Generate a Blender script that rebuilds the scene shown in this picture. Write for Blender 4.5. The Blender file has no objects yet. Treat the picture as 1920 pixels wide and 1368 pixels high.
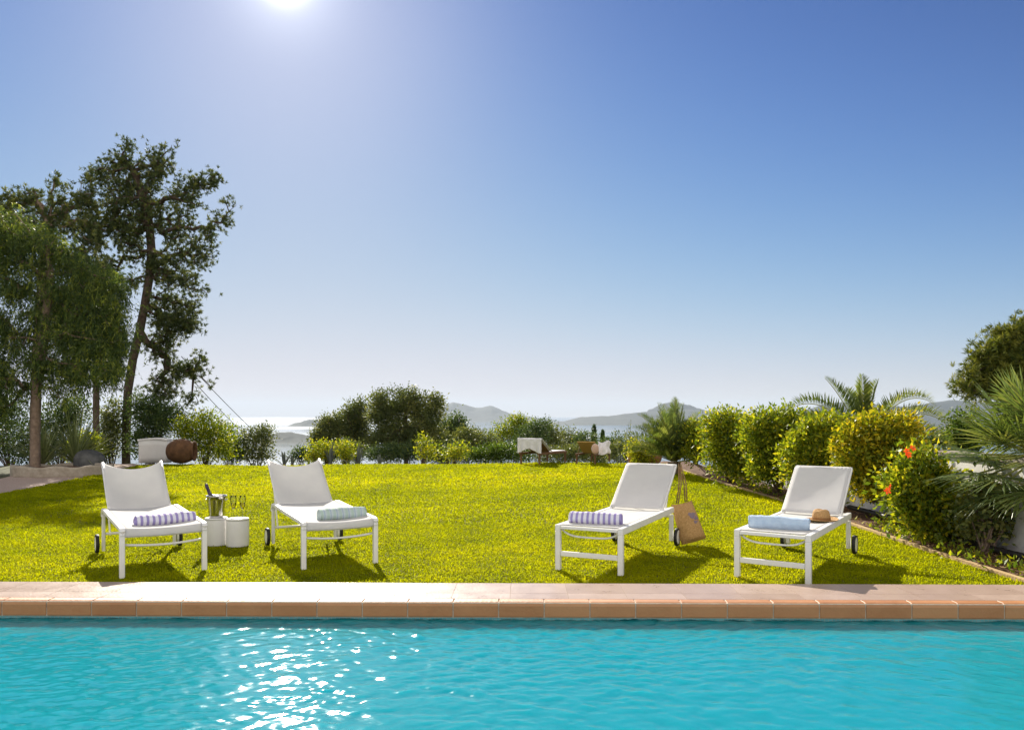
import bpy, bmesh, math, random
import numpy as np
from mathutils import Vector, Matrix
R = math.radians
rng = np.random.default_rng(7)
random.seed(7)
scene = bpy.context.scene
C = scene.collection

# ------------------------------------------------------------------ camera, sky, sun, exposure
F, HY, H = 1465.0, 778.0, 1.45          # focal length and horizon row for a 1920 px wide frame, eye height in metres
cam_d = bpy.data.cameras.new('camera'); cam = bpy.data.objects.new('camera', cam_d); C.objects.link(cam)
cam.location = (0, 0, H); cam.rotation_euler = (R(90), 0, 0)
cam_d.sensor_width = 36; cam_d.lens = 36 * F / 1920; cam_d.shift_y = (HY - 684) / 1920
cam_d.clip_start = 0.05; cam_d.clip_end = 150000
scene.camera = cam

SUN_AZ, SUN_EL = math.atan2(-427, F), R(28.5)      # azimuth from +Y, negative = left
SDIR = Vector((math.sin(SUN_AZ) * math.cos(SUN_EL), math.cos(SUN_AZ) * math.cos(SUN_EL), math.sin(SUN_EL)))
world = bpy.data.worlds.new('World'); scene.world = world; world.use_nodes = True
wt = world.node_tree; wt.nodes.clear()
def wn(t, **k):
    n = wt.nodes.new(t)
    for a, b in k.items(): setattr(n, a, b)
    return n
sky = wn('ShaderNodeTexSky', sky_type='NISHITA'); sky.sun_disc = False
sky.sun_elevation = SUN_EL; sky.sun_rotation = SUN_AZ
sky.altitude = 100; sky.air_density = 1.0; sky.dust_density = 0.2; sky.ozone_density = 4.0
# the camera's response to the very bright sky: a soft shoulder per channel, so that the sky keeps its blue beside the sun
SKY_S, EXPO, SUN_E = 0.1, 1.0, 4.7
sep = wn('ShaderNodeSeparateColor'); com = wn('ShaderNodeCombineColor'); wt.links.new(sky.outputs[0], sep.inputs[0])
for i, (A_, g_, K_) in enumerate(((.86, 2.2, 34), (.80, 2.4, 48), (.81, 3.6, 300))):
    pw = wn('ShaderNodeMath', operation='POWER'); pw.inputs[1].default_value = g_
    ad = wn('ShaderNodeMath', operation='ADD'); ad.inputs[1].default_value = K_
    dv = wn('ShaderNodeMath', operation='DIVIDE'); ml = wn('ShaderNodeMath', operation='MULTIPLY'); ml.inputs[1].default_value = A_ / (SKY_S * 2 ** EXPO)
    wt.links.new(sep.outputs[i], pw.inputs[0]); wt.links.new(pw.outputs[0], ad.inputs[0]); wt.links.new(pw.outputs[0], dv.inputs[0]); wt.links.new(ad.outputs[0], dv.inputs[1])
    wt.links.new(dv.outputs[0], ml.inputs[0]); wt.links.new(ml.outputs[0], com.inputs[i])
# the sun's aureole: a property of the sky around the sun's direction
tc = wn('ShaderNodeTexCoord'); dot = wn('ShaderNodeVectorMath', operation='DOT_PRODUCT'); dot.inputs[1].default_value = SDIR
nrm = wn('ShaderNodeVectorMath', operation='NORMALIZE')
wt.links.new(tc.outputs['Generated'], nrm.inputs[0]); wt.links.new(nrm.outputs[0], dot.inputs[0])
def lobe(p, s, col):
    pw = wn('ShaderNodeMath', operation='POWER'); pw.use_clamp = False
    mx = wn('ShaderNodeMath', operation='MAXIMUM'); mx.inputs[1].default_value = 0
    wt.links.new(dot.outputs['Value'], mx.inputs[0]); wt.links.new(mx.outputs[0], pw.inputs[0]); pw.inputs[1].default_value = p
    m = wn('ShaderNodeVectorMath', operation='SCALE'); m.inputs[0].default_value = [c * s for c in col]
    wt.links.new(pw.outputs[0], m.inputs['Scale']); return m
add = com.outputs[0]
for p, s, col in ((4500, 12, (1, .98, .94)), (650, 1.9, (1, .985, .97)), (60, .6, (1, .99, .97))):
    l = lobe(p, s, col); a = wn('ShaderNodeVectorMath', operation='ADD')
    wt.links.new(add, a.inputs[0]); wt.links.new(l.outputs[0], a.inputs[1]); add = a.outputs[0]
# added fill light for shaded faces: unseen bright clouds in the sky half behind the camera
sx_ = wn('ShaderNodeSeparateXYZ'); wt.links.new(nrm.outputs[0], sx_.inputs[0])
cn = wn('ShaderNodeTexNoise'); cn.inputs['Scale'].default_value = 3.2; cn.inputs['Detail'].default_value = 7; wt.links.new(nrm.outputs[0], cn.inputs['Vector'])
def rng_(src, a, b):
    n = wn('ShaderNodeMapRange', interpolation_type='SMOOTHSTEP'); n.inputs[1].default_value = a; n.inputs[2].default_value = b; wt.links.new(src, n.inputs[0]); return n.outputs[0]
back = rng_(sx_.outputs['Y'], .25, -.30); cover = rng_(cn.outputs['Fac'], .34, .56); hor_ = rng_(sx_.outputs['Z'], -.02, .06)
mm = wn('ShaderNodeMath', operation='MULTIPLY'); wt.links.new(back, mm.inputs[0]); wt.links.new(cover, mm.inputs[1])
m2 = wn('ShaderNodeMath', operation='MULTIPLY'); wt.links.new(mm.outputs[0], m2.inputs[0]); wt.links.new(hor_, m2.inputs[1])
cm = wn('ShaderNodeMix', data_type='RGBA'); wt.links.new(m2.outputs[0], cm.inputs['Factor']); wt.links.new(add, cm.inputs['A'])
FILL = 1.65 / (SKY_S * 2 ** EXPO); cm.inputs['B'].default_value = (FILL, FILL * .94, FILL * .88, 1); add = cm.outputs['Result']
bg = wn('ShaderNodeBackground'); bg.inputs['Strength'].default_value = SKY_S
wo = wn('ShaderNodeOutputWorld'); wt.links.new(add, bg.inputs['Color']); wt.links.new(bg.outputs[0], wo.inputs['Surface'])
sun_d = bpy.data.lights.new('sun', 'SUN'); sun_d.energy = SUN_E; sun_d.angle = R(0.53); sun_d.color = (1, .93, .80)
sun = bpy.data.objects.new('sun', sun_d); C.objects.link(sun); sun.location = (-20, 60, 40)
sun.rotation_euler = SDIR.to_track_quat('Z', 'Y').to_euler()
scene.view_settings.view_transform = 'Standard'; scene.view_settings.look = 'None'
scene.view_settings.exposure = EXPO; scene.view_settings.gamma = 1
cy = scene.cycles
cy.use_denoising = True
cy.max_bounces = 8; cy.diffuse_bounces = 4; cy.glossy_bounces = 3; cy.transmission_bounces = 6; cy.transparent_max_bounces = 10
cy.volume_bounces = 0; cy.sample_clamp_indirect = 6; cy.caustics_reflective = False; cy.caustics_refractive = False

# ------------------------------------------------------------------ helpers
def P(px, py, D): return Vector(((px - 960) / F * D, D, H - (py - HY) / F * D))
def G(px, py, z=0.0):
    D = (H - z) * F / (py - HY); return Vector(((px - 960) / F * D, D, z))

def tag(o, label=None, cat=None, group=None, kind=None):
    if label: o['label'] = label
    if cat: o['category'] = cat
    if group: o['group'] = group
    if kind: o['kind'] = kind
    return o
def thing(name, label, cat, loc=(0, 0, 0), rz=0.0, group=None):
    o = bpy.data.objects.new(name, None); C.objects.link(o); o.empty_display_size = .2
    o.location = loc; o.rotation_euler = (0, 0, rz); return tag(o, label, cat, group)
def copy_tree(o, parent=None):
    c = o.copy(); C.objects.link(c)
    if parent: c.parent = parent
    for ch in [x for x in bpy.data.objects if x.parent == o]: copy_tree(ch, c)
    return c
def mesh_np(name, V, Fc, m, parent=None, smooth=False, rnd=None, origin=None):
    """V (n,3); Fc: list of (k,m) index arrays or lists of faces"""
    V = np.asarray(V, np.float32)
    if origin is not None: V = V - np.asarray(origin, np.float32)
    me = bpy.data.meshes.new(name)
    arrs = [np.asarray(f, np.int32) for f in Fc if len(f)]
    loops = np.concatenate([a.ravel() for a in arrs]); sizes = np.concatenate([np.full(len(a), a.shape[1], np.int32) for a in arrs])
    starts = np.concatenate([[0], np.cumsum(sizes)[:-1]]).astype(np.int32)
    me.vertices.add(len(V)); me.vertices.foreach_set('co', V.ravel())
    me.loops.add(len(loops)); me.loops.foreach_set('vertex_index', loops)
    me.polygons.add(len(sizes)); me.polygons.foreach_set('loop_start', starts); me.polygons.foreach_set('loop_total', sizes)
    if smooth: me.polygons.foreach_set('use_smooth', np.ones(len(sizes), bool))
    me.update(calc_edges=True); me.validate()
    if rnd is not None:
        at = me.attributes.new('rnd', 'FLOAT', 'FACE'); at.data.foreach_set('value', np.asarray(rnd, np.float32))
    me.materials.append(m)
    o = bpy.data.objects.new(name, me); C.objects.link(o)
    if parent: o.parent = parent
    elif origin is not None: o.location = origin
    return o

class MB:
    def __init__(s): s.v = []; s.f = []; s.sm = []
    def _add(s, vs, fs, sm=False):
        b = len(s.v); s.v += [tuple(v) for v in vs]; s.f += [tuple(b + i for i in f) for f in fs]; s.sm += [sm] * len(fs); return s
    def box(s, c, d, M=None):
        hx, hy, hz = d[0] / 2, d[1] / 2, d[2] / 2
        vs = [Vector((x, y, z)) for x in (-hx, hx) for y in (-hy, hy) for z in (-hz, hz)]
        if M is not None: vs = [M @ v for v in vs]
        vs = [v + Vector(c) for v in vs]
        return s._add(vs, [(0, 1, 3, 2), (4, 6, 7, 5), (0, 4, 5, 1), (2, 3, 7, 6), (0, 2, 6, 4), (1, 5, 7, 3)])
    def bar(s, pts, w, h, up=(0, 0, 1)):
        """rectangular section swept along pts; w across, h along 'up'"""
        pts = [Vector(p) for p in pts]; rings = []
        for i, p in enumerate(pts):
            t = (pts[min(i + 1, len(pts) - 1)] - pts[max(i - 1, 0)]).normalized(); u = Vector(up)
            if abs(t.dot(u)) > .95: u = Vector((0, 1, 0))
            a = t.cross(u).normalized(); b = a.cross(t).normalized()
            rings.append([p + a * (sx * w / 2) + b * (sy * h / 2) for sx, sy in ((-1, -1), (1, -1), (1, 1), (-1, 1))])
        vs = [v for r in rings for v in r]; fs = []
        for i in range(len(pts) - 1):
            for k in range(4): fs.append((i * 4 + k, i * 4 + (k + 1) % 4, i * 4 + 4 + (k + 1) % 4, i * 4 + 4 + k))
        n = len(pts) * 4; fs += [(3, 2, 1, 0), (n - 4, n - 3, n - 2, n - 1)]
        return s._add(vs, fs)
    def tube(s, pts, rad, n=8, cap=True):
        pts = [Vector(p) for p in pts]
        if not hasattr(rad, '__len__'): rad = [rad] * len(pts)
        vs = []; fs = []; u = None
        for i, p in enumerate(pts):
            t = (pts[min(i + 1, len(pts) - 1)] - pts[max(i - 1, 0)]).normalized()
            if u is None: u = t.orthogonal().normalized()
            u = (u - t * u.dot(t)).normalized(); w = t.cross(u)
            for k in range(n):
                a = 2 * math.pi * k / n; vs.append(p + (u * math.cos(a) + w * math.sin(a)) * rad[i])
        for i in range(len(pts) - 1):
            for k in range(n): fs.append((i * n + k, i * n + (k + 1) % n, i * n + n + (k + 1) % n, i * n + n + k))
        s._add(vs, fs, True)
        if cap: 
            m = (len(pts) - 1) * n
            s._add(vs[:n], [tuple(range(n))[::-1]]); s._add(vs[m:m + n], [tuple(range(n))])
        return s
    def lathe(s, prof, c=(0, 0, 0), n=28, M=None, closed=False):
        vs = []; fs = []; m = len(prof)
        for k in range(n):
            a = 2 * math.pi * k / n
            for r, z in prof:
                v = Vector((r * math.cos(a), r * math.sin(a), z)); vs.append((M @ v if M is not None else v) + Vector(c))
        for k in range(n):
            for i in range(m - 1):
                fs.append((k * m + i, ((k + 1) % n) * m + i, ((k + 1) % n) * m + i + 1, k * m + i + 1))
        return s._add(vs, fs, True)
    def grid(s, fn, nu, nv, sm=True):
        vs = [fn(i / nu, j / nv) for i in range(nu + 1) for j in range(nv + 1)]
        fs = [(i * (nv + 1) + j, (i + 1) * (nv + 1) + j, (i + 1) * (nv + 1) + j + 1, i * (nv + 1) + j + 1) for i in range(nu) for j in range(nv)]
        return s._add(vs, fs, sm)
    def build(s, name, m, parent=None, bevel=0, solid=0, loc=None, seg=2):
        me = bpy.data.meshes.new(name); me.from_pydata(s.v, [], s.f); 
        me.polygons.foreach_set('use_smooth', s.sm); me.materials.append(m); me.update()
        bm = bmesh.new(); bm.from_mesh(me); bmesh.ops.remove_doubles(bm, verts=bm.verts, dist=1e-5); bmesh.ops.recalc_face_normals(bm, faces=bm.faces)
        if bevel:
            es = [e for e in bm.edges if len(e.link_faces) == 2 and e.calc_face_angle(0) > .6]
            bmesh.ops.bevel(bm, geom=es, offset=bevel, segments=seg, affect='EDGES', profile=.5, clamp_overlap=True)
        bm.to_mesh(me); bm.free()
        o = bpy.data.objects.new(name, me); C.objects.link(o)
        if solid:
            md = o.modifiers.new('thick', 'SOLIDIFY'); md.thickness = solid; md.offset = 0
        if parent: o.parent = parent
        if loc is not None: o.location = loc
        return o

# ------------------------------------------------------------------ materials
def mat(name):
    m = bpy.data.materials.new(name); m.use_nodes = True; t = m.node_tree; t.nodes.clear()
    out = t.nodes.new('ShaderNodeOutputMaterial'); return m, t, out
def N(t, typ, **k):
    n = t.nodes.new(typ)
    for a, b in k.items():
        if a.startswith('i_'): n.inputs[a[2:].replace('_', ' ')].default_value = b
        else: setattr(n, a, b)
    return n
def ramp(t, stops, interp='LINEAR'):
    r = t.nodes.new('ShaderNodeValToRGB'); e = r.color_ramp.elements; r.color_ramp.interpolation = interp
    while len(e) < len(stops): e.new(.5)
    for x, (p, c) in zip(e, stops): x.position = p; x.color = (*c, 1)
    return r
def noisy(name, c1, c2, scale=8, rough=.7, bump=0.0, bscale=None, detail=6, spec=.3, metallic=0, coord='Object', trans=0.0):
    m, t, out = mat(name); tcn = N(t, 'ShaderNodeTexCoord'); nz = N(t, 'ShaderNodeTexNoise', i_Scale=scale, i_Detail=detail, i_Roughness=.6)
    t.links.new(tcn.outputs[coord], nz.inputs['Vector'])
    rp = ramp(t, [(.3, c1), (.7, c2)]); t.links.new(nz.outputs['Fac'], rp.inputs[0])
    b = N(t, 'ShaderNodeBsdfPrincipled', i_Roughness=rough, i_Metallic=metallic); b.inputs['Specular IOR Level'].default_value = spec
    t.links.new(rp.outputs[0], b.inputs['Base Color'])
    if bump:
        n2 = N(t, 'ShaderNodeTexNoise', i_Scale=bscale or scale * 4, i_Detail=4); t.links.new(tcn.outputs[coord], n2.inputs['Vector'])
        bp = N(t, 'ShaderNodeBump', i_Strength=bump, i_Distance=.02); t.links.new(n2.outputs['Fac'], bp.inputs['Height']); t.links.new(bp.outputs[0], b.inputs['Normal'])
    sh = b.outputs[0]
    if trans:
        tr = N(t, 'ShaderNodeBsdfTranslucent'); t.links.new(rp.outputs[0], tr.inputs['Color'])
        mx = N(t, 'ShaderNodeMixShader', i_Fac=trans); t.links.new(b.outputs[0], mx.inputs[1]); t.links.new(tr.outputs[0], mx.inputs[2]); sh = mx.outputs[0]
    t.links.new(sh, out.inputs['Surface']); return m
def leafy(name, stops, trans=.45, rough=.5, tboost=1.6, spec=.22):
    """leaves: reflect + let light through; colour varies leaf by leaf (attribute rnd)"""
    m, t, out = mat(name); at = N(t, 'ShaderNodeAttribute', attribute_name='rnd')
    rp = ramp(t, stops); t.links.new(at.outputs['Fac'], rp.inputs[0])
    b = N(t, 'ShaderNodeBsdfPrincipled', i_Roughness=rough); b.inputs['Specular IOR Level'].default_value = spec
    t.links.new(rp.outputs[0], b.inputs['Base Color'])
    vm = N(t, 'ShaderNodeVectorMath', operation='MULTIPLY'); vm.inputs[1].default_value = (tboost * 1.05, tboost, tboost * .45)
    t.links.new(rp.outputs[0], vm.inputs[0])
    tr = N(t, 'ShaderNodeBsdfTranslucent'); t.links.new(vm.outputs[0], tr.inputs['Color'])
    mx = N(t, 'ShaderNodeMixShader', i_Fac=trans); t.links.new(b.outputs[0], mx.inputs[1]); t.links.new(tr.outputs[0], mx.inputs[2])
    t.links.new(mx.outputs[0], out.inputs['Surface']); return m

M = {}
M['paint'] = noisy('white_paint', (.76, .75, .73), (.83, .82, .80), 12, .38, .05, 60, spec=.4)
M['black'] = noisy('black_rubber', (.015, .015, .016), (.03, .03, .03), 20, .6)
M['render'] = noisy('white_render', (.62, .60, .57), (.74, .72, .69), 5, .85, .25, 60)
M['render_clean'] = noisy('white_plaster', (.70, .69, .68), (.80, .79, .77), 3, .8, .12, 50)
M['terracotta'] = noisy('terracotta', (.28, .13, .065), (.42, .21, .11), 7, .8, .35, 30)
M['rusty'] = noisy('rust_brown', (.075, .038, .02), (.17, .085, .04), 6, .9, .6, 25)
M['rock'] = noisy('grey_rock', (.05, .052, .052), (.13, .13, .125), 5, .9, .8, 14)
M['stone'] = noisy('planter_stone', (.24, .20, .15), (.40, .35, .28), 7, .9, .6, 22)
M['bark'] = noisy('bark', (.060, .040, .030), (.16, .115, .085), 9, .95, .9, 30)
M['bark_pale'] = noisy('pale_bark', (.15, .105, .075), (.30, .22, .16), 9, .95, .8, 30)
M['soil'] = noisy('soil', (.07, .035, .018), (.17, .085, .045), 14, .95, .7, 60)
M['steel'] = noisy('steel', (.55, .54, .52), (.68, .66, .63), 30, .16, .02, 80, metallic=1.0)
M['cable'] = noisy('cable', (.03, .03, .03), (.05, .05, .05), 3, .7)
M['hose'] = noisy('hose', (.012, .010, .010), (.035, .028, .025), 9, .5)
M['straw'] = noisy('straw', (.36, .20, .075), (.58, .36, .16), 60, .85, .5, 160)
M['straw_band'] = noisy('straw_band', (.22, .11, .04), (.34, .18, .07), 60, .85, .4, 120)
M['rope'] = noisy('rope', (.20, .12, .05), (.34, .21, .10), 60, .9, .4, 150)
M['wicker'] = noisy('wicker', (.10, .055, .025), (.24, .13, .06), 40, .7, .7, 70)
M['ochre'] = noisy('ochre_cloth', (.34, .21, .065), (.46, .30, .10), 22, .9, .3, 120)
M['pinkcloth'] = noisy('pink_cloth', (.50, .33, .25), (.62, .44, .36), 12, .9)
M['whitecloth'] = noisy('white_cloth', (.74, .73, .76), (.83, .82, .84), 14, .95, .35, 90, trans=.12)
M['bluecloth'] = noisy('pale_blue_cloth', (.47, .60, .78), (.58, .70, .85), 25, .95, .5, 220)
M['bottle'] = noisy('bottle_glass', (.012, .010, .022), (.03, .022, .05), 6, .12, spec=.6)
M['foil'] = noisy('bottle_foil', (.035, .02, .06), (.07, .05, .11), 30, .35, spec=.5, metallic=.3)
M['sling'] = noisy('sling_fabric', (.76, .75, .75), (.82, .81, .80), 5, .85, .10, 350, spec=.15, trans=.38)
M['gravel'] = noisy('gravel', (.28, .205, .17), (.48, .38, .325), 60, .95, .9, 90)
M['ice'] = noisy('ice', (.75, .78, .8), (.9, .92, .95), 20, .2, spec=.5)
M['print'] = noisy('bag_print', (.20, .15, .20), (.28, .21, .24), 30, .8)
M['trunk_palm'] = noisy('palm_trunk', (.09, .06, .035), (.20, .14, .085), 14, .95, .9, 26)

def stripes(name, base, band, period, duty, soft=.08, along='Y', third=None):
    m, t, out = mat(name); tcn = N(t, 'ShaderNodeTexCoord'); sp = N(t, 'ShaderNodeSeparateXYZ'); t.links.new(tcn.outputs['Object'], sp.inputs[0])
    d = N(t, 'ShaderNodeMath', operation='DIVIDE'); d.inputs[1].default_value = period; t.links.new(sp.outputs[along], d.inputs[0])
    fr = N(t, 'ShaderNodeMath', operation='FRACT'); ad = N(t, 'ShaderNodeMath', operation='ADD'); ad.inputs[1].default_value = 100; t.links.new(d.outputs[0], ad.inputs[0]); t.links.new(ad.outputs[0], fr.inputs[0])
    st = [(0, base), (soft, band), (duty, band), (min(duty + soft, .99), base)] if third is None else [(0, base), (soft, band), (duty * .5, band), (duty * .6, base), (duty * .9, third), (min(duty + .2, .97), third), (.99, base)]
    rp = ramp(t, st); t.links.new(fr.outputs[0], rp.inputs[0])
    b = N(t, 'ShaderNodeBsdfPrincipled', i_Roughness=.95); b.inputs['Specular IOR Level'].default_value = .1
    t.links.new(rp.outputs[0], b.inputs['Base Color'])
    n2 = N(t, 'ShaderNodeTexNoise', i_Scale=220, i_Detail=3); t.links.new(tcn.outputs['Object'], n2.inputs['Vector'])
    bp = N(t, 'ShaderNodeBump', i_Strength=.5, i_Distance=.004); t.links.new(n2.outputs['Fac'], bp.inputs['Height']); t.links.new(bp.outputs[0], b.inputs['Normal'])
    t.links.new(b.outputs[0], out.inputs['Surface']); return m
M['purple_stripe'] = stripes('purple_striped_towelling', (.74, .72, .80), (.32, .27, .53), .052, .45)
M['aqua_stripe'] = stripes('aqua_striped_towelling', (.52, .57, .60), (.36, .45, .52), .062, .42, third=(.42, .53, .47))

# leaves
M['grass'] = leafy('grass_blades', [(0, (.135, .175, .002)), (.5, (.28, .305, .002)), (.85, (.375, .375, .003)), (1, (.44, .40, .02))], trans=.55, tboost=1.8, rough=.7, spec=.05)
M['l_yellow'] = leafy('yellow_leaves', [(0, (0.0805, 0.115, 0.0092)), (.35, (0.1955, 0.23, 0.0138)), (.65, (0.391, 0.345, 0.0161)), (1, (0.575, 0.437, 0.023))], trans=.42, tboost=1.5)
M['l_lime'] = leafy('lime_leaves', [(0, (0.04725, 0.08775, 0.0108)), (.5, (0.162, 0.216, 0.0162)), (.85, (0.324, 0.351, 0.0189)), (1, (0.486, 0.432, 0.027))], trans=.45, tboost=1.6)
M['l_green'] = leafy('green_leaves', [(0, (0.028, 0.063, 0.014)), (.6, (0.084, 0.14, 0.0196)), (1, (0.182, 0.224, 0.028))], trans=.40, tboost=1.6)
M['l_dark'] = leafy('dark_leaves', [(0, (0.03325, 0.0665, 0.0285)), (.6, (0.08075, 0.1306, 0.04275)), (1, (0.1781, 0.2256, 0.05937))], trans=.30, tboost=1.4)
M['l_olive'] = leafy('olive_leaves', [(0, (0.05712, 0.0816, 0.03264)), (.6, (0.1224, 0.153, 0.05304)), (1, (0.2652, 0.2652, 0.07344))], trans=.35, tboost=1.5)
M['l_pine'] = leafy('pine_needles', [(0, (0.0506, 0.0759, 0.03289)), (.6, (0.1063, 0.1392, 0.0506)), (1, (0.253, 0.2656, 0.0759))], trans=.25, tboost=1.5, rough=.6, spec=.2)
M['l_pine_lit'] = leafy('lit_pine_needles', [(0, (.045, .070, .02)), (.6, (.115, .145, .028)), (1, (.25, .25, .045))], trans=.3, tboost=1.5, rough=.6, spec=.15)  # sunlit look put into the needle colour, yellower than the other pines
M['l_weep'] = leafy('weeping_leaves', [(0, (0.04829, 0.08376, 0.02897)), (.6, (0.1127, 0.161, 0.04185)), (1, (0.2736, 0.3058, 0.04829))], trans=.42, tboost=1.6)
M['l_palm'] = leafy('palm_leaves', [(0, (0.0567, 0.104, 0.03024)), (.6, (0.1418, 0.189, 0.04914)), (1, (0.3591, 0.3591, 0.1134))], trans=.35, tboost=1.5, rough=.35, spec=.5)
M['l_yucca'] = leafy('yucca_leaves', [(0, (0.1215, 0.1519, 0.06075)), (.6, (0.243, 0.2835, 0.1215)), (1, (0.4455, 0.4657, 0.2228))], trans=.25, tboost=1.4, rough=.45)
M['l_agave'] = leafy('agave_leaves', [(0, (.10, .12, .12)), (1, (.18, .20, .19))], trans=.1, tboost=1.2, rough=.5)
M['petal'] = leafy('red_petals', [(0, (.55, .05, .02)), (1, (.75, .12, .03))], trans=.4, tboost=1.2)
M['dry'] = leafy('dry_leaves', [(0, (.12, .06, .025)), (1, (.38, .27, .14))], trans=.25, tboost=1.3)

# ------------------------------------------------------------------ terrain, sea, mountains
SEA = -100.0
def hgt(x, y):
    x = np.asarray(x, float); y = np.asarray(y, float)
    dy = np.maximum(0, y - 23.6); dl = np.maximum(0, -x - 22.0); dr = np.maximum(0, x - 7.0)
    d = np.sqrt(dy ** 2 + (dl * .6) ** 2 + (dr * .8) ** 2)
    z = -.10 - .24 * np.sqrt(d * d + 9) + .72
    z = np.where(d > 0, z, -.10)
    lump = np.sin(x * .11 + 1.3) * np.cos(y * .09) * np.clip(d / 60, 0, 2.5)
    z = np.minimum(z + lump, -.10)
    return np.maximum(z, SEA - 6)
xs = np.concatenate([-np.geomspace(30, 900, 26)[::-1], np.linspace(-28, 14, 43), np.geomspace(16, 900, 28)])
ys = np.concatenate([[-400, -200, -90, -40, -20, -12, -6], np.linspace(-4, 34, 39), np.geomspace(36, 900, 40)])
X, Y = np.meshgrid(xs, ys, indexing='ij'); Z = hgt(X, Y)
pit = (X > -9.5) & (X < 9.5) & (Y > -1.5) & (Y < 5.9); Z[pit] = -2.4
nx, ny = len(xs), len(ys); idx = np.arange(nx * ny).reshape(nx, ny)
quads = np.stack([idx[:-1, :-1], idx[1:, :-1], idx[1:, 1:], idx[:-1, 1:]], -1).reshape(-1, 4)
M['earth'] = noisy('hillside_earth', (.045, .050, .02), (.09, .09, .035), .8, .95, .6, 3)
tag(mesh_np('ground', np.stack([X, Y, Z], -1).reshape(-1, 3), [quads], M['earth'], smooth=True), kind='structure')

m, t, out = mat('sea_water'); b = N(t, 'ShaderNodeBsdfPrincipled', i_Roughness=.22); b.inputs['Base Color'].default_value = (.03, .075, .11, 1)
b.inputs['IOR'].default_value = 1.33
g = N(t, 'ShaderNodeTexCoord'); n1 = N(t, 'ShaderNodeTexNoise', i_Scale=.05, i_Detail=6); mp = N(t, 'ShaderNodeMapping'); mp.inputs['Scale'].default_value = (1, 1.6, 1)
t.links.new(g.outputs['Object'], mp.inputs[0]); t.links.new(mp.outputs[0], n1.inputs['Vector'])
bp = N(t, 'ShaderNodeBump', i_Strength=.05, i_Distance=3.0); t.links.new(n1.outputs['Fac'], bp.inputs['Height']); t.links.new(bp.outputs[0], b.inputs['Normal'])
n3 = N(t, 'ShaderNodeTexNoise', i_Scale=.0011, i_Detail=3); mp3 = N(t, 'ShaderNodeMapping'); mp3.inputs['Scale'].default_value = (.35, 1, 1)
t.links.new(g.outputs['Object'], mp3.inputs[0]); t.links.new(mp3.outputs[0], n3.inputs['Vector'])
mr = N(t, 'ShaderNodeMapRange'); mr.inputs[1].default_value = .38; mr.inputs[2].default_value = .62; mr.inputs[3].default_value = .08; mr.inputs[4].default_value = .165
t.links.new(n3.outputs['Fac'], mr.inputs[0]); t.links.new(mr.outputs[0], b.inputs['Roughness'])
t.links.new(b.outputs[0], out.inputs['Surface']); M['sea'] = m
s = MB(); SX, SY = 38000, 39000
s.grid(lambda u, v: ((u * 2 - 1) * SX, -500 + v * (SY + 500), SEA), 8, 8, False); tag(s.build('sea', M['sea']), kind='structure')

M['hill'] = noisy('far_hillside', (.010, .022, .026), (.03, .044, .042), .004, .95, coord='Object')
def ridge(name, D, crest, width, seed, rough=.06):
    """a hill: crest line given as sight-line bearings and heights at distance D, sloping to the sea on both sides"""
    r = np.random.default_rng(seed); cx = np.array([(c[0] - 960) / F * D for c in crest]); cz = np.array([H - (c[1] - HY) / F * D for c in crest])
    nu, nv = 90, 22; u = np.linspace(cx[0], cx[-1], nu); top = np.interp(u, cx, cz)
    k = np.arange(nu); top = top + sum(np.sin(k * f + r.uniform(0, 6)) * a for f, a in ((.35, .02), (.8, .012), (1.7, .008))) * (cz.max() - SEA)
    ends = np.clip(np.minimum(k, nu - 1 - k) / 8, 0, 1); top = SEA - 4 + (top - SEA + 4) * np.sqrt(ends)
    V = []
    for j in range(nv + 1):
        w = j / nv * 2 - 1; prof = (1 - abs(w)) ** 1.15
        nz = sum(np.sin(k * f + w * g + r.uniform(0, 6)) * a for f, g, a in ((.3, 9, .5), (.7, 14, .3), (1.3, 22, .2)))
        z = SEA - 4 + (top - SEA + 4) * np.clip(prof + rough * nz * prof * (1 - prof) * 4, 0, 1)
        V.append(np.stack([u * (1 + w * width / D * .5), D + w * width + 0 * u, z], -1))
    V = np.array(V); idx = np.arange(V.shape[0] * nu).reshape(V.shape[0], nu)
    q = np.stack([idx[:-1, :-1], idx[:-1, 1:], idx[1:, 1:], idx[1:, :-1]], -1).reshape(-1, 4)
    return tag(mesh_np(name, V.reshape(-1, 3), [q], M['hill'], smooth=True), kind='structure')
ridge('mountain', 13000, [(760, 790), (800, 766), (835, 756), (852, 754), (875, 760), (900, 764), (918, 760), (940, 768), (962, 776), (1000, 782), (1060, 790)], 1500, 1)
ridge('mountain', 9000, [(1000, 796), (1050, 790), (1090, 782), (1140, 779), (1190, 774), (1215, 772), (1270, 768), (1330, 770), (1400, 776), (1480, 782)], 1200, 2)
ridge('mountain', 10500, [(1195, 786), (1216, 768), (1240, 757), (1268, 753), (1300, 762), (1330, 770), (1370, 775), (1420, 784)], 900, 3)
ridge('mountain', 8000, [(1430, 786), (1500, 772), (1550, 755), (1600, 752), (1650, 760), (1700, 763), (1740, 754), (1790, 750), (1850, 756), (1950, 750), (2100, 760), (2250, 785)], 1300, 4)
ridge('hill', 3800, [(1560, 815), (1640, 806), (1700, 800), (1760, 796), (1830, 790), (1950, 786), (2100, 800)], 500, 5)
ridge('island', 3000, [(440, 838), (490, 822), (520, 811), (545, 809), (575, 816), (620, 826), (680, 836)], 200, 6)
ridge('island', 7500, [(540, 796), (562, 791), (580, 786), (592, 786), (605, 789), (640, 794)], 260, 7)

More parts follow.
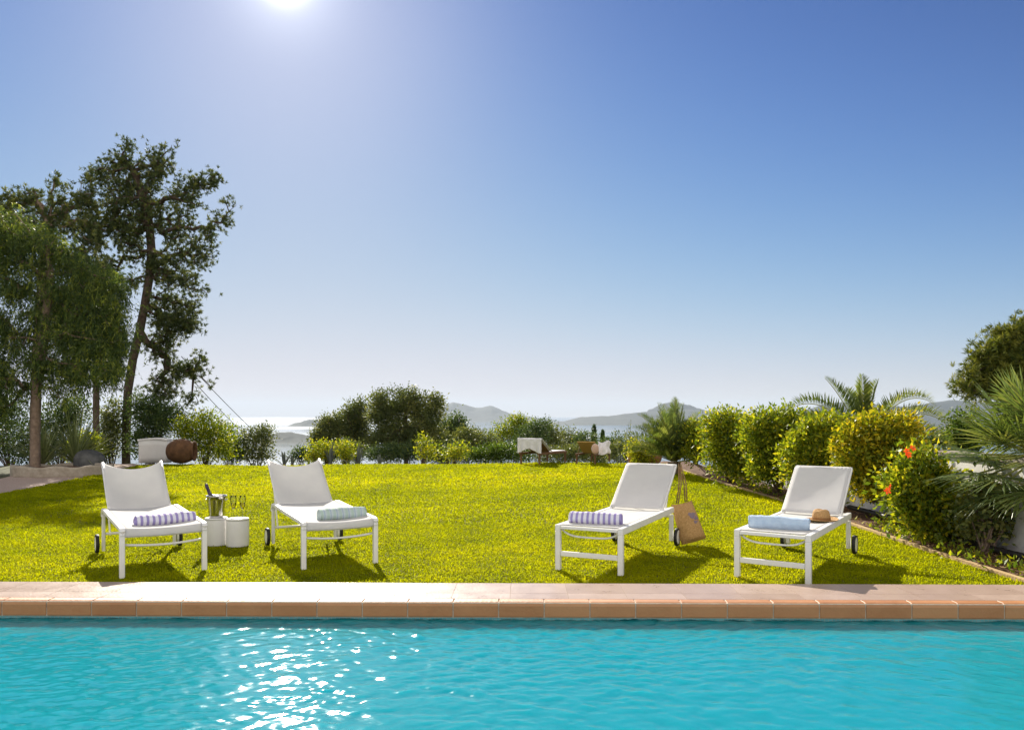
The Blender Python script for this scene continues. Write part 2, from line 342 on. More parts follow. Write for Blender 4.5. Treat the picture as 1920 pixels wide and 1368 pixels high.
# ------------------------------------------------------------------ lawn, deck, pool
def edge_y(x, d): return d - .0142 * x                       # the pool's edges run very slightly across the view
BEDX = 4.47                                                   # lawn / planting bed edge
path_edge = [G(-260, 985), G(0, 925), G(110, 905), G(190, 887), G(260, 872.5), G(330, 869)]
pe = np.array([[p.x, p.y] for p in path_edge])
def left_x(y): return np.interp(y, pe[:, 1], pe[:, 0])
def far_y(x): return 23.2 + .5 * np.sin(x * .35 + 1) + .25 * np.sin(x * 1.1)
def right_x(y): return BEDX + .05 * np.sin(y * .6)
M['lawn'] = noisy('lawn_soil', (.10, .10, .008), (.19, .18, .012), 9, .95, .8, 60, coord='Object')
rows = []
for j in range(61):
    v = j / 60; row = []
    for i in range(41):
        u = i / 40; y0 = 6.38 + v * 16.8
        xl, xr = float(left_x(y0)), float(right_x(y0)); x = xl + u * (xr - xl)
        y = edge_y(x, 6.38) + v * (float(far_y(x)) - 6.38); row.append((x, y, -.012))
    rows.append(row)
V = np.array(rows).reshape(-1, 3); idx = np.arange(len(V)).reshape(61, 41)
q = np.stack([idx[:-1, :-1], idx[:-1, 1:], idx[1:, 1:], idx[1:, :-1]], -1).reshape(-1, 4)
tag(mesh_np('lawn', V, [q], M['lawn']), kind='structure')

def vnoise(x, y, f, seed=0):
    r = np.random.default_rng(seed); s = 0
    for k in range(6):
        a = r.uniform(0, 6.28); s = s + np.sin((x * math.cos(a) + y * math.sin(a)) * f * r.uniform(.7, 1.5) + r.uniform(0, 6.28))
    return s / 3
def blades(n, ymin, ymax, ln, wd):
    x = rng.uniform(-14, 5, n * 3); y = rng.uniform(ymin, ymax, n * 3)
    k = (x > left_x(y) - .04) & (x < right_x(y) + .03) & (y > edge_y(x, 6.43)) & (y < far_y(x)) & (np.abs(x) < y * .70 + .4)
    x, y = x[k][:n], y[k][:n]; n = len(x)
    pat = vnoise(x, y, 5, 1) * .5 + vnoise(x, y, 14, 2) * .5
    L = ln * rng.uniform(.55, 1.35, n) * (1 + .25 * pat); a = rng.uniform(0, 6.283, n); lean = rng.uniform(.35, 1.45, n)
    W = wd * rng.uniform(.7, 1.3, n)
    d = np.stack([np.cos(a), np.sin(a), 0 * a], -1); sd = np.stack([-np.sin(a), np.cos(a), 0 * a], -1); b0 = np.stack([x, y, 0 * x - .014], -1)
    up = np.array([0, 0, 1.0])
    m1 = b0 + d * (L * .35 * np.sin(lean * .6))[:, None] + up * (L * .55 * np.cos(lean * .6))[:, None]
    tp = b0 + d * (L * .85 * np.sin(lean))[:, None] + up * np.maximum(L * .95 * np.cos(lean), .006)[:, None]
    w = sd * W[:, None] / 2
    V = np.stack([b0 - w, b0 + w, m1 + w * 1.05, m1 - w * 1.05, tp], 1).reshape(-1, 3); i = np.arange(n)[:, None] * 5
    rn = np.clip(.45 + .22 * pat + .14 * vnoise(x, y, .9, 5) + .10 * vnoise(x, y, 2.3, 8) + rng.normal(0, .10, n), 0, 1)
    return V, i + np.array([[0, 1, 2, 3]]), i + np.array([[3, 2, 4]]), rn
parts = [blades(330000, 6.3, 10.5, .030, .007), blades(180000, 10.5, 16, .040, .011), blades(120000, 16, 24.3, .046, .018)]
off = 0; VV = []; QQ = []; TT = []; RQ = []
for V, q4, t3, rn in parts: VV.append(V); QQ.append(q4 + off); TT.append(t3 + off); RQ.append(rn); off += len(V)
RQ = np.concatenate(RQ)
tag(mesh_np('lawn_grass', np.concatenate(VV), [np.concatenate(QQ), np.concatenate(TT)], M['grass'], rnd=np.concatenate([RQ, RQ])),
    'short sunlit yellow green grass of the garden lawn behind the pool', 'grass', kind='stuff')

# gravel path on the left, planting bed on the right
s = MB(); n = 24
def path_fn(u, v):
    i = u * (len(pe) - 1); k = min(int(i), len(pe) - 2); f = i - k
    p = path_edge[k].lerp(path_edge[k + 1], f); return (p.x - .02 - v * 2.1, p.y + v * .5, -.03 + .012 * math.sin(u * 40 + v * 17))
s.grid(path_fn, 60, 10); tag(s.build('gravel_path', M['gravel']), kind='structure')
s = MB(); s.grid(lambda u, v: (BEDX + .04 + v * 1.0, 6.36 + u * 17.8, -.005 + .035 * math.sin(v * 3.14) + .02 * math.sin(u * 90) * math.sin(v * 9)), 120, 10); tag(s.build('garden_bed', M['soil']), kind='structure')
s = MB(); s.bar([(float(right_x(y)) + .03, y, .005) for y in np.linspace(6.40, 23, 60)], .05, .05)
M['edging'] = noisy('edging', (.34, .22, .10), (.5, .36, .17), 6, .9, .4, 40)
tag(s.build('bed_edging', M['edging'], bevel=.006), 'low tan edging strip between the lawn and the planting bed on the right', 'edging')

# deck: pavers then bullnose coping bricks, each a bevelled tile
def tile_mat(name, c1, c2, rough):
    m, t, out = mat(name); tcn = N(t, 'ShaderNodeTexCoord'); isl = N(t, 'ShaderNodeNewGeometry')
    nz = N(t, 'ShaderNodeTexNoise', i_Scale=5, i_Detail=7, i_Roughness=.65); t.links.new(tcn.outputs['Object'], nz.inputs['Vector'])
    md = N(t, 'ShaderNodeMath', operation='MULTIPLY_ADD'); md.inputs[1].default_value = .45; t.links.new(isl.outputs['Random Per Island'], md.inputs[0]); t.links.new(nz.outputs['Fac'], md.inputs[2])
    rp = ramp(t, [(.35, c1), (1.0, c2)]); t.links.new(md.outputs[0], rp.inputs[0])
    b = N(t, 'ShaderNodeBsdfPrincipled', i_Roughness=rough); t.links.new(rp.outputs[0], b.inputs['Base Color'])
    n2 = N(t, 'ShaderNodeTexNoise', i_Scale=45, i_Detail=5); t.links.new(tcn.outputs['Object'], n2.inputs['Vector'])
    bp = N(t, 'ShaderNodeBump', i_Strength=.25, i_Distance=.01); t.links.new(n2.outputs['Fac'], bp.inputs['Height']); t.links.new(bp.outputs[0], b.inputs['Normal'])
    rr = N(t, 'ShaderNodeMapRange'); rr.inputs[3].default_value = rough - .08; rr.inputs[4].default_value = rough + .12; t.links.new(nz.outputs['Fac'], rr.inputs[0]); t.links.new(rr.outputs[0], b.inputs['Roughness'])
    t.links.new(b.outputs[0], out.inputs['Surface']); return m
M['paver'] = tile_mat('paver', (.36, .255, .205), (.47, .35, .29), .28)
M['coping'] = tile_mat('coping_brick', (.36, .145, .052), (.47, .215, .09), .5)
M['grout'] = noisy('grout', (.30, .23, .18), (.42, .34, .27), 20, .95, .3, 60)
YAW = Matrix.Rotation(-.0142, 4, 'Z') @ Matrix.Translation((0, 0, .07)) @ Matrix.Diagonal((.952, .952, .952, 1))   # the deck stands 7 cm above the lawn
def deck_obj(mb, name, m, **k): o = mb.build(name, m, **k); o.matrix_world = YAW; return tag(o, kind='structure')
s = MB(); px = -9.9; i = 0
w = .466
for i in range(43):
    x = -10 + i * w + w / 2 + .11
    s.box((x, 6.565, -.02), (w - .004, .369, .04)); s.box((x, 6.277, -.02), (w - .004, .197, .04))
deck_obj(s, 'pool_paving', M['paver'])
s = MB()
for i in range(57):
    x = -10 + i * .354 + .075; hw = .354 / 2 - .0045
    prof = [(6.172, -.125), (6.075, -.125), (6.062, -.112), (6.060, -.03), (6.066, -.013), (6.080, -.004), (6.098, 0), (6.172, 0)]
    vs = [(x - hw, y, z) for y, z in prof] + [(x + hw, y, z) for y, z in prof]; n = len(prof)
    s._add(vs, [tuple(range(n)), tuple(range(n, 2 * n))[::-1]] + [(k, (k + 1) % n, n + (k + 1) % n, n + k) for k in range(n)])
deck_obj(s, 'pool_coping', M['coping'], bevel=.002, seg=1)
s = MB(); s.box((0, 6.46, -.082), (20.2, .58, .160)); deck_obj(s, 'pool_grout', M['grout'])
M['mortar'] = noisy('coping_mortar', (.42, .34, .26), (.60, .52, .43), 14, .95, .4, 60)
s = MB(); s.box((0, 6.12, -.064), (20.2, .104, .115)); deck_obj(s, 'coping_mortar', M['mortar'])
# terrace on the near side, beneath and behind the camera
s = MB()
for i in range(44):
    for j in range(10): s.box((-10 + i * w + .23, .3 - j * w, -.02), (w - .006, w - .006, .04))
deck_obj(s, 'terrace', M['paver'], bevel=.003, seg=1)

m, t, out = mat('pool_mosaic'); tcn = N(t, 'ShaderNodeTexCoord')
br = N(t, 'ShaderNodeTexBrick', offset=0.0); br.inputs['Scale'].default_value = 1; br.inputs['Mortar Size'].default_value = .0022; br.inputs['Brick Width'].default_value = .03; br.inputs['Row Height'].default_value = .03; br.inputs['Bias'].default_value = 0
br.inputs['Color1'].default_value = (.18, .56, .60, 1); br.inputs['Color2'].default_value = (.27, .68, .70, 1); br.inputs['Mortar'].default_value = (.50, .60, .55, 1)
mpn = N(t, 'ShaderNodeMapping'); sx = N(t, 'ShaderNodeSeparateXYZ'); cx = N(t, 'ShaderNodeCombineXYZ'); sm_ = N(t, 'ShaderNodeMath', operation='ADD')
t.links.new(tcn.outputs['Object'], sx.inputs[0]); t.links.new(sx.outputs['Y'], sm_.inputs[0]); t.links.new(sx.outputs['Z'], sm_.inputs[1])
t.links.new(sx.outputs['X'], cx.inputs[0]); t.links.new(sm_.outputs[0], cx.inputs[1]); t.links.new(cx.outputs[0], br.inputs['Vector'])
b = N(t, 'ShaderNodeBsdfPrincipled', i_Roughness=.35); t.links.new(br.outputs['Color'], b.inputs['Base Color']); t.links.new(b.outputs[0], out.inputs['Surface']); M['mosaic'] = m
s = MB(); x0, x1, y0, y1, zb = -8.6, 8.6, .56, 6.10, -1.55
s._add([(x0, y0, zb), (x1, y0, zb), (x1, y1, zb), (x0, y1, zb), (x0, y0, -.04), (x1, y0, -.04), (x1, y1, -.126), (x0, y1, -.126)],
       [(0, 1, 2, 3), (3, 2, 6, 7), (1, 0, 4, 5), (0, 3, 7, 4), (2, 1, 5, 6)])
deck_obj(s, 'pool_basin', M['mosaic'])

# water: a really rippled surface (wave heights summed on a fine grid) that reflects by Fresnel and lets the rest through, tinted
WZ = -.142
wx = np.concatenate([np.linspace(-8.6, -5.4, 60)[:-1], np.linspace(-5.4, 5.4, 1000), np.linspace(5.4, 8.6, 60)[1:]]); wy = np.concatenate([np.linspace(.56, 3.2, 60)[:-1], np.linspace(3.2, 6.10, 300)])
X, Y = np.meshgrid(wx, wy, indexing='ij'); Zw = np.zeros_like(X)
r = np.random.default_rng(29)
wx2 = X + .12 * vnoise(X, Y, 1.7, 21) + .03 * vnoise(X, Y, 6, 23); wy2 = Y + .12 * vnoise(X, Y, 1.9, 22) + .03 * vnoise(X, Y, 6.5, 24)
for k in range(90):
    lam = math.exp(r.uniform(math.log(.045), math.log(.30))); kk = 2 * math.pi / lam; a = r.normal(1.3, .85); amp = .0027 * lam
    Zw += amp * np.sin((wx2 * math.cos(a) + wy2 * math.sin(a)) * kk + r.uniform(0, 6.28))
Zw *= (.85 + .35 * vnoise(X, Y, 1.1, 31))
idx = np.arange(X.size).reshape(X.shape); q = np.stack([idx[:-1, :-1], idx[1:, :-1], idx[1:, 1:], idx[:-1, 1:]], -1).reshape(-1, 4)
m, t, out = mat('pool_water')
gl = N(t, 'ShaderNodeBsdfPrincipled', i_Roughness=.065, i_IOR=1.33)     # clear skin over turquoise light scattered back inside the water body
gl.inputs['Base Color'].default_value = (.009, .26, .325, 1); gl.inputs['Subsurface Weight'].default_value = 1.0
gl.inputs['Subsurface Radius'].default_value = (.3, 1.0, 1.1); gl.inputs['Subsurface Scale'].default_value = .5
tcn = N(t, 'ShaderNodeTexCoord'); nz = N(t, 'ShaderNodeTexNoise', i_Scale=16, i_Detail=3); mp = N(t, 'ShaderNodeMapping'); mp.inputs['Scale'].default_value = (.7, 1.2, 1)
t.links.new(tcn.outputs['Object'], mp.inputs[0]); t.links.new(mp.outputs[0], nz.inputs['Vector'])
bp = N(t, 'ShaderNodeBump', i_Strength=.10, i_Distance=.02); t.links.new(nz.outputs['Fac'], bp.inputs['Height'])
t.links.new(bp.outputs[0], gl.inputs['Normal']); t.links.new(gl.outputs[0], out.inputs['Surface'])
M['water'] = m
Vw = np.stack([X, Y, Zw + WZ], -1).reshape(-1, 3); nW = len(Vw); ring = np.concatenate([idx[:, 0], idx[-1, 1:], idx[-2::-1, -1], idx[0, -2:0:-1]])
low = Vw[ring].copy(); low[:, 2] = -1.53; k_ = np.arange(len(ring)); k2 = (k_ + 1) % len(ring)
sides = np.stack([ring[k2], ring[k_], nW + k_, nW + k2], -1); cen = np.array([[0, 3.3, -1.53]]); bot = np.stack([nW + k2, nW + k_, np.full(len(k_), nW + len(ring))], -1)
o = mesh_np('pool_water', np.concatenate([Vw, low, cen]), [q, sides, bot], M['water'], smooth=True); o.matrix_world = YAW; tag(o, kind='structure')

# ------------------------------------------------------------------ foliage builders
def unit(v): return v / (np.linalg.norm(v, axis=-1, keepdims=True) + 1e-9)
def px_blobs(blobs, D, depth=.85):
    """(px, py, rx, ry[, dD]) sight-line ellipses at distance D -> centres and radii in metres"""
    out = []
    for b in blobs:
        d = D + (b[4] if len(b) > 4 else 0); c = P(b[0], b[1], d); rx, rz = b[2] / F * d, b[3] / F * d
        out.append((np.array(c), np.array([rx, (rx + rz) / 2 * depth, rz])))
    return out
def sample_blobs(bl, n, shell=.45, r=rng):
    vol = np.array([np.prod(x[1]) ** .75 for x in bl]); ch = r.choice(len(bl), n, p=vol / vol.sum())
    c = np.array([bl[i][0] for i in ch]); rad = np.array([bl[i][1] for i in ch])
    d = unit(r.normal(size=(n, 3))); q = r.uniform(0, 1, n) ** shell
    return c + d * rad * q[:, None], d
def leaves_mesh(p, d, up, size, asp=.5, fold=.25):
    """one pointed leaf per point: base, two shoulders, tip"""
    d = unit(d); s = unit(np.cross(d, up)); nrm_ = np.cross(s, d); L = size[:, None]
    V = np.stack([p, p + d * L * .45 + s * L * asp * .5 + nrm_ * L * fold * .4, p + d * L, p + d * L * .45 - s * L * asp * .5 + nrm_ * L * fold * .4], 1).reshape(-1, 3)
    return V, np.arange(len(p))[:, None] * 4 + np.array([[0, 1, 2, 3]])
def clumped_leaves(bl, n, size, per=12, spread=1.6, shell=.42, asp=.5, r=rng, upbias=.35, gaps=0.0, tone=(.5, .22)):
    nc = max(4, n // per); c, dc = sample_blobs(bl, nc, shell, r)
    if gaps:
        g = vnoise(c[:, 0] * 1.3 + c[:, 1], c[:, 2] * 1.3, 2.2 / max(size * 8, .3), 3); k = g > -1.2 + gaps * 1.6; c, dc = c[k], dc[k]
    nc = len(c); ct = r.normal(tone[0], tone[1], nc)
    i = np.repeat(np.arange(nc), per); p = c[i] + r.normal(size=(len(i), 3)) * size * spread * np.array([1, 1, .8])
    d = unit(dc[i] * .9 + r.normal(size=(len(i), 3)) * .8 + np.array([0, 0, upbias]))
    V, Q = leaves_mesh(p, d, r.normal(size=(len(i), 3)), size * r.uniform(.6, 1.3, len(i)), asp)
    return V, Q, np.clip(ct[i] + r.normal(0, .14, len(i)), 0, 1)
def edges_mesh(A, B, ra, rb, n=5):
    t_ = unit(B - A); u = unit(np.cross(t_, np.where(np.abs(t_[:, 2:3]) > .9, [[1., 0, 0]], [[0, 0, 1.]]))); w_ = np.cross(t_, u); V = []
    for k in range(n):
        a = 2 * math.pi * k / n; o = u * math.cos(a) + w_ * math.sin(a); V.append(A + o * ra[:, None]); V.append(B + o * rb[:, None])
    V = np.stack(V, 1); m = len(A); base = np.arange(m)[:, None] * (2 * n)
    Q = np.concatenate([base + np.array([[2 * k, 2 * ((k + 1) % n), 2 * ((k + 1) % n) + 1, 2 * k + 1]]) for k in range(n)])
    return V.reshape(-1, 3), Q
def skeleton(trunk, nodes, r_tip=.008, r_max=.2, power=.5, horiz=1.0):
    """grow limbs: join every node to the nearest wood already grown (trunk first)"""
    trunk = np.array(trunk, float); pts = np.concatenate([trunk, nodes]); nt = len(trunk); n = len(pts)
    par = np.full(n, -1); par[1:nt] = np.arange(nt - 1)
    best = np.full(n, np.inf); bp_ = np.zeros(n, int); inn = np.zeros(n, bool); plen = np.zeros(n)
    st = 0
    for k in range(nt):
        inn[k] = True
        if k >= nt * .3:
            d = np.linalg.norm((pts - pts[k]) * [1, 1, horiz], axis=1) * 1.0; up = d < best; best[up] = d[up]; bp_[up] = k
    for _ in range(n - nt):
        c = np.where(inn, np.inf, best); j = int(np.argmin(c)); inn[j] = True; par[j] = bp_[j]; plen[j] = plen[par[j]] + np.linalg.norm(pts[j] - pts[par[j]])
        d = np.linalg.norm((pts - pts[j]) * [1, 1, horiz], axis=1) + .25 * plen[j]; up = (d < best) & ~inn; best[up] = d[up]; bp_[up] = j
    cnt = np.ones(n)
    order = np.argsort(-plen[nt:]) + nt
    for j in order: cnt[par[j]] += cnt[j]
    for j in range(nt - 1, 0, -1): cnt[par[j]] += cnt[j]
    rad = np.minimum(r_tip * cnt ** power, r_max)
    return pts, par, rad, cnt, nt
def tree(name, label, cat, trunk, blobs, D, nodes, leafm, size, leaves, group=None, bark='bark', style='leaf', r_max=.16, asp=.5, seed=1, tip=.008, depth=.85, gaps=0.0, tone=(.5, .22), shell=.5):
    r = np.random.default_rng(seed); bl = px_blobs(blobs, D, depth); trunk = [np.array(p) for p in trunk]
    nd, dc = sample_blobs(bl, nodes, shell, r); org = trunk[0].copy()
    pts, par, rad, cnt, nt = skeleton(trunk, nd, tip, r_max)
    rad[:nt] = np.maximum(rad[:nt], np.linspace(r_max, r_max * .16, nt)) 
    i = np.arange(1, len(pts)); V, Q = edges_mesh(pts[par[i]], pts[i], np.minimum(rad[par[i]], rad[i] * 1.6), rad[i] * .95, 6)
    root = thing(name, label, cat, org, 0, group)
    mesh_np('trunk', V, [Q], M[bark], root, True, origin=org)
    tips = pts[nt:]; bdir = unit(tips - pts[par[nt:]]); crown_c = np.mean(tips, 0)
    if style == 'pine':
        per, nn = leaves, 18
        k = np.repeat(np.arange(len(tips)), per); c = tips[k] + r.normal(size=(len(k), 3)) * size * .85
        od = unit(bdir[k] + r.normal(size=(len(k), 3)) * .55 + np.array([0, 0, .35])); ct = r.normal(tone[0], tone[1], len(k))
        kk = np.repeat(np.arange(len(k)), nn); d = unit(od[kk] + r.normal(size=(len(kk), 3)) * .65); L = size * r.uniform(.6, 1.15, len(kk))
        V, Q = leaves_mesh(c[kk], d, r.normal(size=(len(kk), 3)), L, asp, 0); rn = np.clip(ct[kk] + r.normal(0, .1, len(kk)), 0, 1)
    elif style == 'weep':
        k = np.repeat(np.arange(len(tips)), leaves); c = tips[k] + r.normal(size=(len(k), 3)) * .14; nn = 13
        ln = r.uniform(.12, .55, len(k)); kk = np.repeat(np.arange(len(k)), nn); tt = np.tile(np.arange(nn) / nn, len(k))
        sw = unit(r.normal(size=(len(k), 3)) * [1, 1, 0]) * r.uniform(.05, .3, len(k))[:, None]
        p = c[kk] + sw[kk] * np.sqrt(tt)[:, None] * 1.6; p[:, 2] += .10 * np.sin(tt * 3) - ln[kk] * tt ** 1.3
        d = unit(r.normal(size=(len(kk), 3)) * .55 + sw[kk] + np.array([0, 0, -1.0]) * (.25 + tt)[:, None])
        V, Q = leaves_mesh(p, d, r.normal(size=(len(kk), 3)), size * r.uniform(.7, 1.3, len(kk)), asp, .1)
        rn = np.clip(r.normal(tone[0], tone[1], len(k))[kk] + r.normal(0, .1, len(kk)), 0, 1)
    else:
        k = np.repeat(np.arange(len(tips)), leaves); p = tips[k] + r.normal(size=(len(k), 3)) * size * 1.5
        d = unit(bdir[k] * .5 + unit(tips[k] - crown_c) * .6 + r.normal(size=(len(k), 3)) * .8 + np.array([0, 0, .2]))
        V, Q = leaves_mesh(p, d, r.normal(size=(len(k), 3)), size * r.uniform(.6, 1.3, len(k)), asp)
        rn = np.clip(r.normal(tone[0], tone[1], len(tips))[k] + r.normal(0, .12, len(k)), 0, 1)
    mesh_np('crown', V, [Q], M[leafm], root, rnd=rn, origin=org)
    return root
def shrub(name, label, cat, base, blobs, D, n, leafm, size, group=None, stems=3, asp=.5, seed=1, per=10, depth=.85, shell=.42, tone=(.5, .22), bark='bark', upbias=.35, rstem=.02, spread=1.5):
    """a bush: leaf clumps carried by thin stems that rise from its base"""
    r = np.random.default_rng(seed); bl = px_blobs(blobs, D, depth); base = np.array(base, float)
    root = thing(name, label, cat, base, 0, group)
    nd, _ = sample_blobs(bl, 26, .6, r); V = []; Q = []; off = 0
    starts = base + np.concatenate([r.normal(size=(len(nd), 2)) * .03, np.zeros((len(nd), 1))], 1)
    mids = starts * .5 + nd * .5 + np.array([0, 0, .06]) + r.normal(size=nd.shape) * .05
    k = len(nd); f = np.linspace(1, .6, k)
    v1, q1 = edges_mesh(starts, mids, rstem * f, rstem * .6 * f); v2, q2 = edges_mesh(mids, nd, rstem * .6 * f, rstem * .25 * f)
    mesh_np('stem', np.concatenate([v1, v2]), [np.concatenate([q1, q2 + len(v1)])], M[bark], root, True, origin=base)
    V, Q, rn = clumped_leaves(bl, int(n * 2.0), size, per, spread, shell, asp, r, upbias, 0, tone)
    mesh_np('foliage', V, [Q], M[leafm], root, rnd=rn, origin=base)
    return root
def gz(x, y, dz=0): return float(hgt(x, y)) + dz
def foot(px, D, dz=0):
    x = (px - 960) / F * D; return (x, D, gz(x, D, dz))

# ------------------------------------------------------------------ sun loungers (local: front end at y=0, head end at +y)
def sling_surface(w, fn, y0, y1, nu=14, nv=18):
    s = MB(); s.grid(lambda u, v: ((u - .5) * w, y0 + v * (y1 - y0), fn(u * 2 - 1, v)), nu, nv); return s
def wheel(root, x, y, z, side, r=.085):
    rot = Matrix.Rotation(R(90), 4, 'Y')
    s = MB(); s.lathe([(0, -.014), (r * .80, -.014), (r * .80, .014), (r * .7, .017), (r * .3, .010), (0, .012)], (x, y, z), 24, rot if side > 0 else Matrix.Rotation(R(-90), 4, 'Y'))
    wo_ = s.build('wheel', M['paint'], root)
    s = MB(); s.lathe([(r * .80, -.017), (r * .97, -.017), (r, -.010), (r, .010), (r * .97, .017), (r * .80, .017), (r * .80, -.017)], (x, y, z), 24, rot); s.build('tyre', M['black'], wo_)
    return wo_
def lounger_sagging(label):
    W, L, zf, zr, hg, st, zt = .74, 1.52, .425, .455, 1.46, 2.10, .915
    t = thing('sun_lounger', label, 'sun lounger', group='white sun loungers on the lawn behind the pool')
    for sx in (-1, 1):
        x = sx * (W / 2 - .022)
        s = MB(); s.bar([(x, .0, 0), (x, 0, zf - .02)], .044, .05, (0, 1, 0)); s.build('leg', M['paint'], t, bevel=.006)
        s = MB(); s.bar([(x, L, .02), (x, L, zr - .06)], .032, .04, (0, 1, 0)); s.build('leg', M['paint'], t, bevel=.006)
        pts = [(x, -.025, zf - .045), (x, -.022, zf - .015), (x, .0, zf + .002), (x, .06, zf + .008), (x, .8, (zf + zr) / 2 + .004), (x, L - .08, zr + .006), (x, L - .02, zr - .004), (x, L + .015, zr - .04), (x, L + .02, zr - .075)]
        s = MB(); s.bar(pts, .045, .034, (0, 0, 1)); s.build('side_rail', M['paint'], t, bevel=.005)
        wheel(t, sx * (W / 2 + .036), L + .03, .10, sx, .098)
        bx = sx * .295
        s = MB(); s.tube([(bx * 1.0, hg, zf + .02), (bx, hg + .2, zf + .13), (bx * 1.01, st - .12, zt - .10), (bx * 1.02, st, zt)], .017, 10); s.build('back_post', M['paint'], t)
        s = MB(); s.tube([(sx * .27, L + .15, .17), (sx * .285, st - .25, zt - .24)], .010, 8); s.build('back_strut', M['paint'], t)
    s = MB(); s.tube([(-W / 2 + .04, L, .2), (W / 2 - .04, L, .2)], .013, 10); s.tube([(-.28, L, .2), (-.27, L + .15, .17)], .011, 8); s.tube([(.28, L, .2), (.27, L + .15, .17)], .011, 8); s.build('rear_crossbar', M['paint'], t)
    # the seat sling hangs between the rails and rolls down over the front bar
    def zs(u, v): return zf + (zr - zf) * v - .035 * (1 - u * u) * (.4 + .6 * math.sin(math.pi * min(1, v * 1.05)) ) + .012
    s = MB(); wv = W - .085
    def fn(u, v):
        uu = u * 2 - 1
        if v < .18:
            f = v / .18; a = f * math.pi / 2; zz = zs(uu, .02)
            return (uu * wv / 2, -.020 + .03 * (1 - math.cos(a)), zz - .065 + .065 * math.sin(a) - .006 * (1 - f) * uu * uu)
        f = (v - .18) / .82; return (uu * wv / 2, .012 + f * (L - .04), zs(uu, .02 + f * .98))
    s.grid(fn, 16, 40); s.build('seat_sling', M['sling'], t, solid=.004)
    s = MB(); s.bar([(-W / 2 + .045, .002, zf - .052), (0, .002, zf - .060), (W / 2 - .045, .002, zf - .052)], .03, .028); s.build('front_bar', M['paint'], t, bevel=.005)
    s = MB(); s.tube([(u * (W / 2 - .045), .03, zf - .135 - .022 * (1 - u * u)) for u in np.linspace(-1, 1, 15)], .011, 8); s.build('stretcher', M['paint'], t)
    def fb(u, v):
        uu = u * 2 - 1; top = 1 - .17 * (1 - uu * uu) ** .8; vv = v * top
        y = hg + (st - hg) * vv + .0; z = zf + .03 + (zt + .012 - zf - .03) * vv; bow = .055 * (1 - uu * uu) * math.sin(math.pi * min(1, v * .9 + .05))
        return (uu * .305, y + bow * .6, z - bow * .7)
    s = MB(); s.grid(fb, 18, 18); s.build('back_sling', M['sling'], t, solid=.004)
    return t
def lounger_flat(label):
    W, L, zf, zr, hg, st, zt = .66, 1.80, .395, .40, 1.44, 2.05, .87
    t = thing('sun_lounger', label, 'sun lounger', group='white sun loungers on the lawn behind the pool')
    for sx in (-1, 1):
        x = sx * (W / 2 - .024)
        s = MB(); s.bar([(x, 0, 0), (x, 0, zf - .03)], .048, .048, (0, 1, 0)); s.build('leg', M['paint'], t, bevel=.005)
        s = MB(); s.bar([(x, L - .03, .06), (x, L - .03, zr - .05)], .04, .05, (0, 1, 0)); s.build('leg', M['paint'], t, bevel=.005)
        s = MB(); s.bar([(x, -.024, zf), (x, L, zr)], .048, .062); s.build('side_rail', M['paint'], t, bevel=.006)
        wheel(t, sx * (W / 2 + .030), L + .01, .10, sx, .098)
        bx = sx * .283
        s = MB(); s.bar([(bx, hg, zf + .02), (bx, st, zt)], .032, .028, (0, 0, 1)); s.build('back_post', M['paint'], t, bevel=.004)
        s = MB(); s.tube([(sx * .24, L - .05, zr - .03), (sx * .26, st - .2, zt - .18)], .010, 8); s.build('back_strut', M['paint'], t)
    s = MB(); s.bar([(-.295, st, zt + .002), (.295, st, zt + .002)], .03, .03); s.build('back_top_bar', M['paint'], t, bevel=.005)
    s = MB(); s.bar([(-W / 2 + .05, .0, zf + .006), (W / 2 - .05, .0, zf + .006)], .044, .03); s.build('front_bar', M['paint'], t, bevel=.005)
    s = MB(); s.bar([(-W / 2 + .05, .0, .155), (W / 2 - .05, .0, .155)], .03, .046); s.build('crossbar', M['paint'], t, bevel=.005)
    s = MB(); s.tube([(u * (W / 2 - .05), .035, zf - .022 - .058 * (1 - u ** 4)) for u in np.linspace(-1, 1, 21)], .0095, 8); s.build('stretcher', M['paint'], t)
    s = MB(); s.bar([(-W / 2 + .05, L - .03, .335), (W / 2 - .05, L - .03, .335)], .025, .03); s.build('rear_crossbar', M['paint'], t, bevel=.004)
    sling_surface(W - .09, lambda u, v: zf + .026 - .012 * (1 - u * u) * math.sin(math.pi * v), .015, L - .01, 14, 20).build('seat_sling', M['sling'], t, solid=.004)
    s = MB()
    def fb(u, v):
        uu = u * 2 - 1; bow = .022 * (1 - uu * uu) * math.sin(math.pi * v)
        return (uu * .285, hg + (st - hg) * v + bow * .6, zf + .035 + (zt + .008 - zf - .035) * v - bow * .7 + .012)
    s.grid(fb, 14, 16); s.build('back_sling', M['sling'], t, solid=.004)
    return t
l1 = lounger_sagging('scooped white sun lounger with the purple striped towel, left of the wine bucket')
l2 = copy_tree(l1); l2['label'] = 'white sun lounger with scooped backrest carrying the grey aqua towel, right of the champagne glasses'
l3 = lounger_flat('white straight backed sun lounger with a straw bag hanging from its corner')
l4 = copy_tree(l3); l4['label'] = 'white straight backed sun lounger holding a straw hat and a pale blue towel'
for o, (x, y, th) in ((l1, (-3.179, 7.143, .578)), (l2, (-1.651, 7.509, .477)), (l3, (.71, 7.206, -.457)), (l4, (2.28, 6.85, -.585))):
    o.location = (x, y, 0); o.rotation_euler = (0, 0, th)

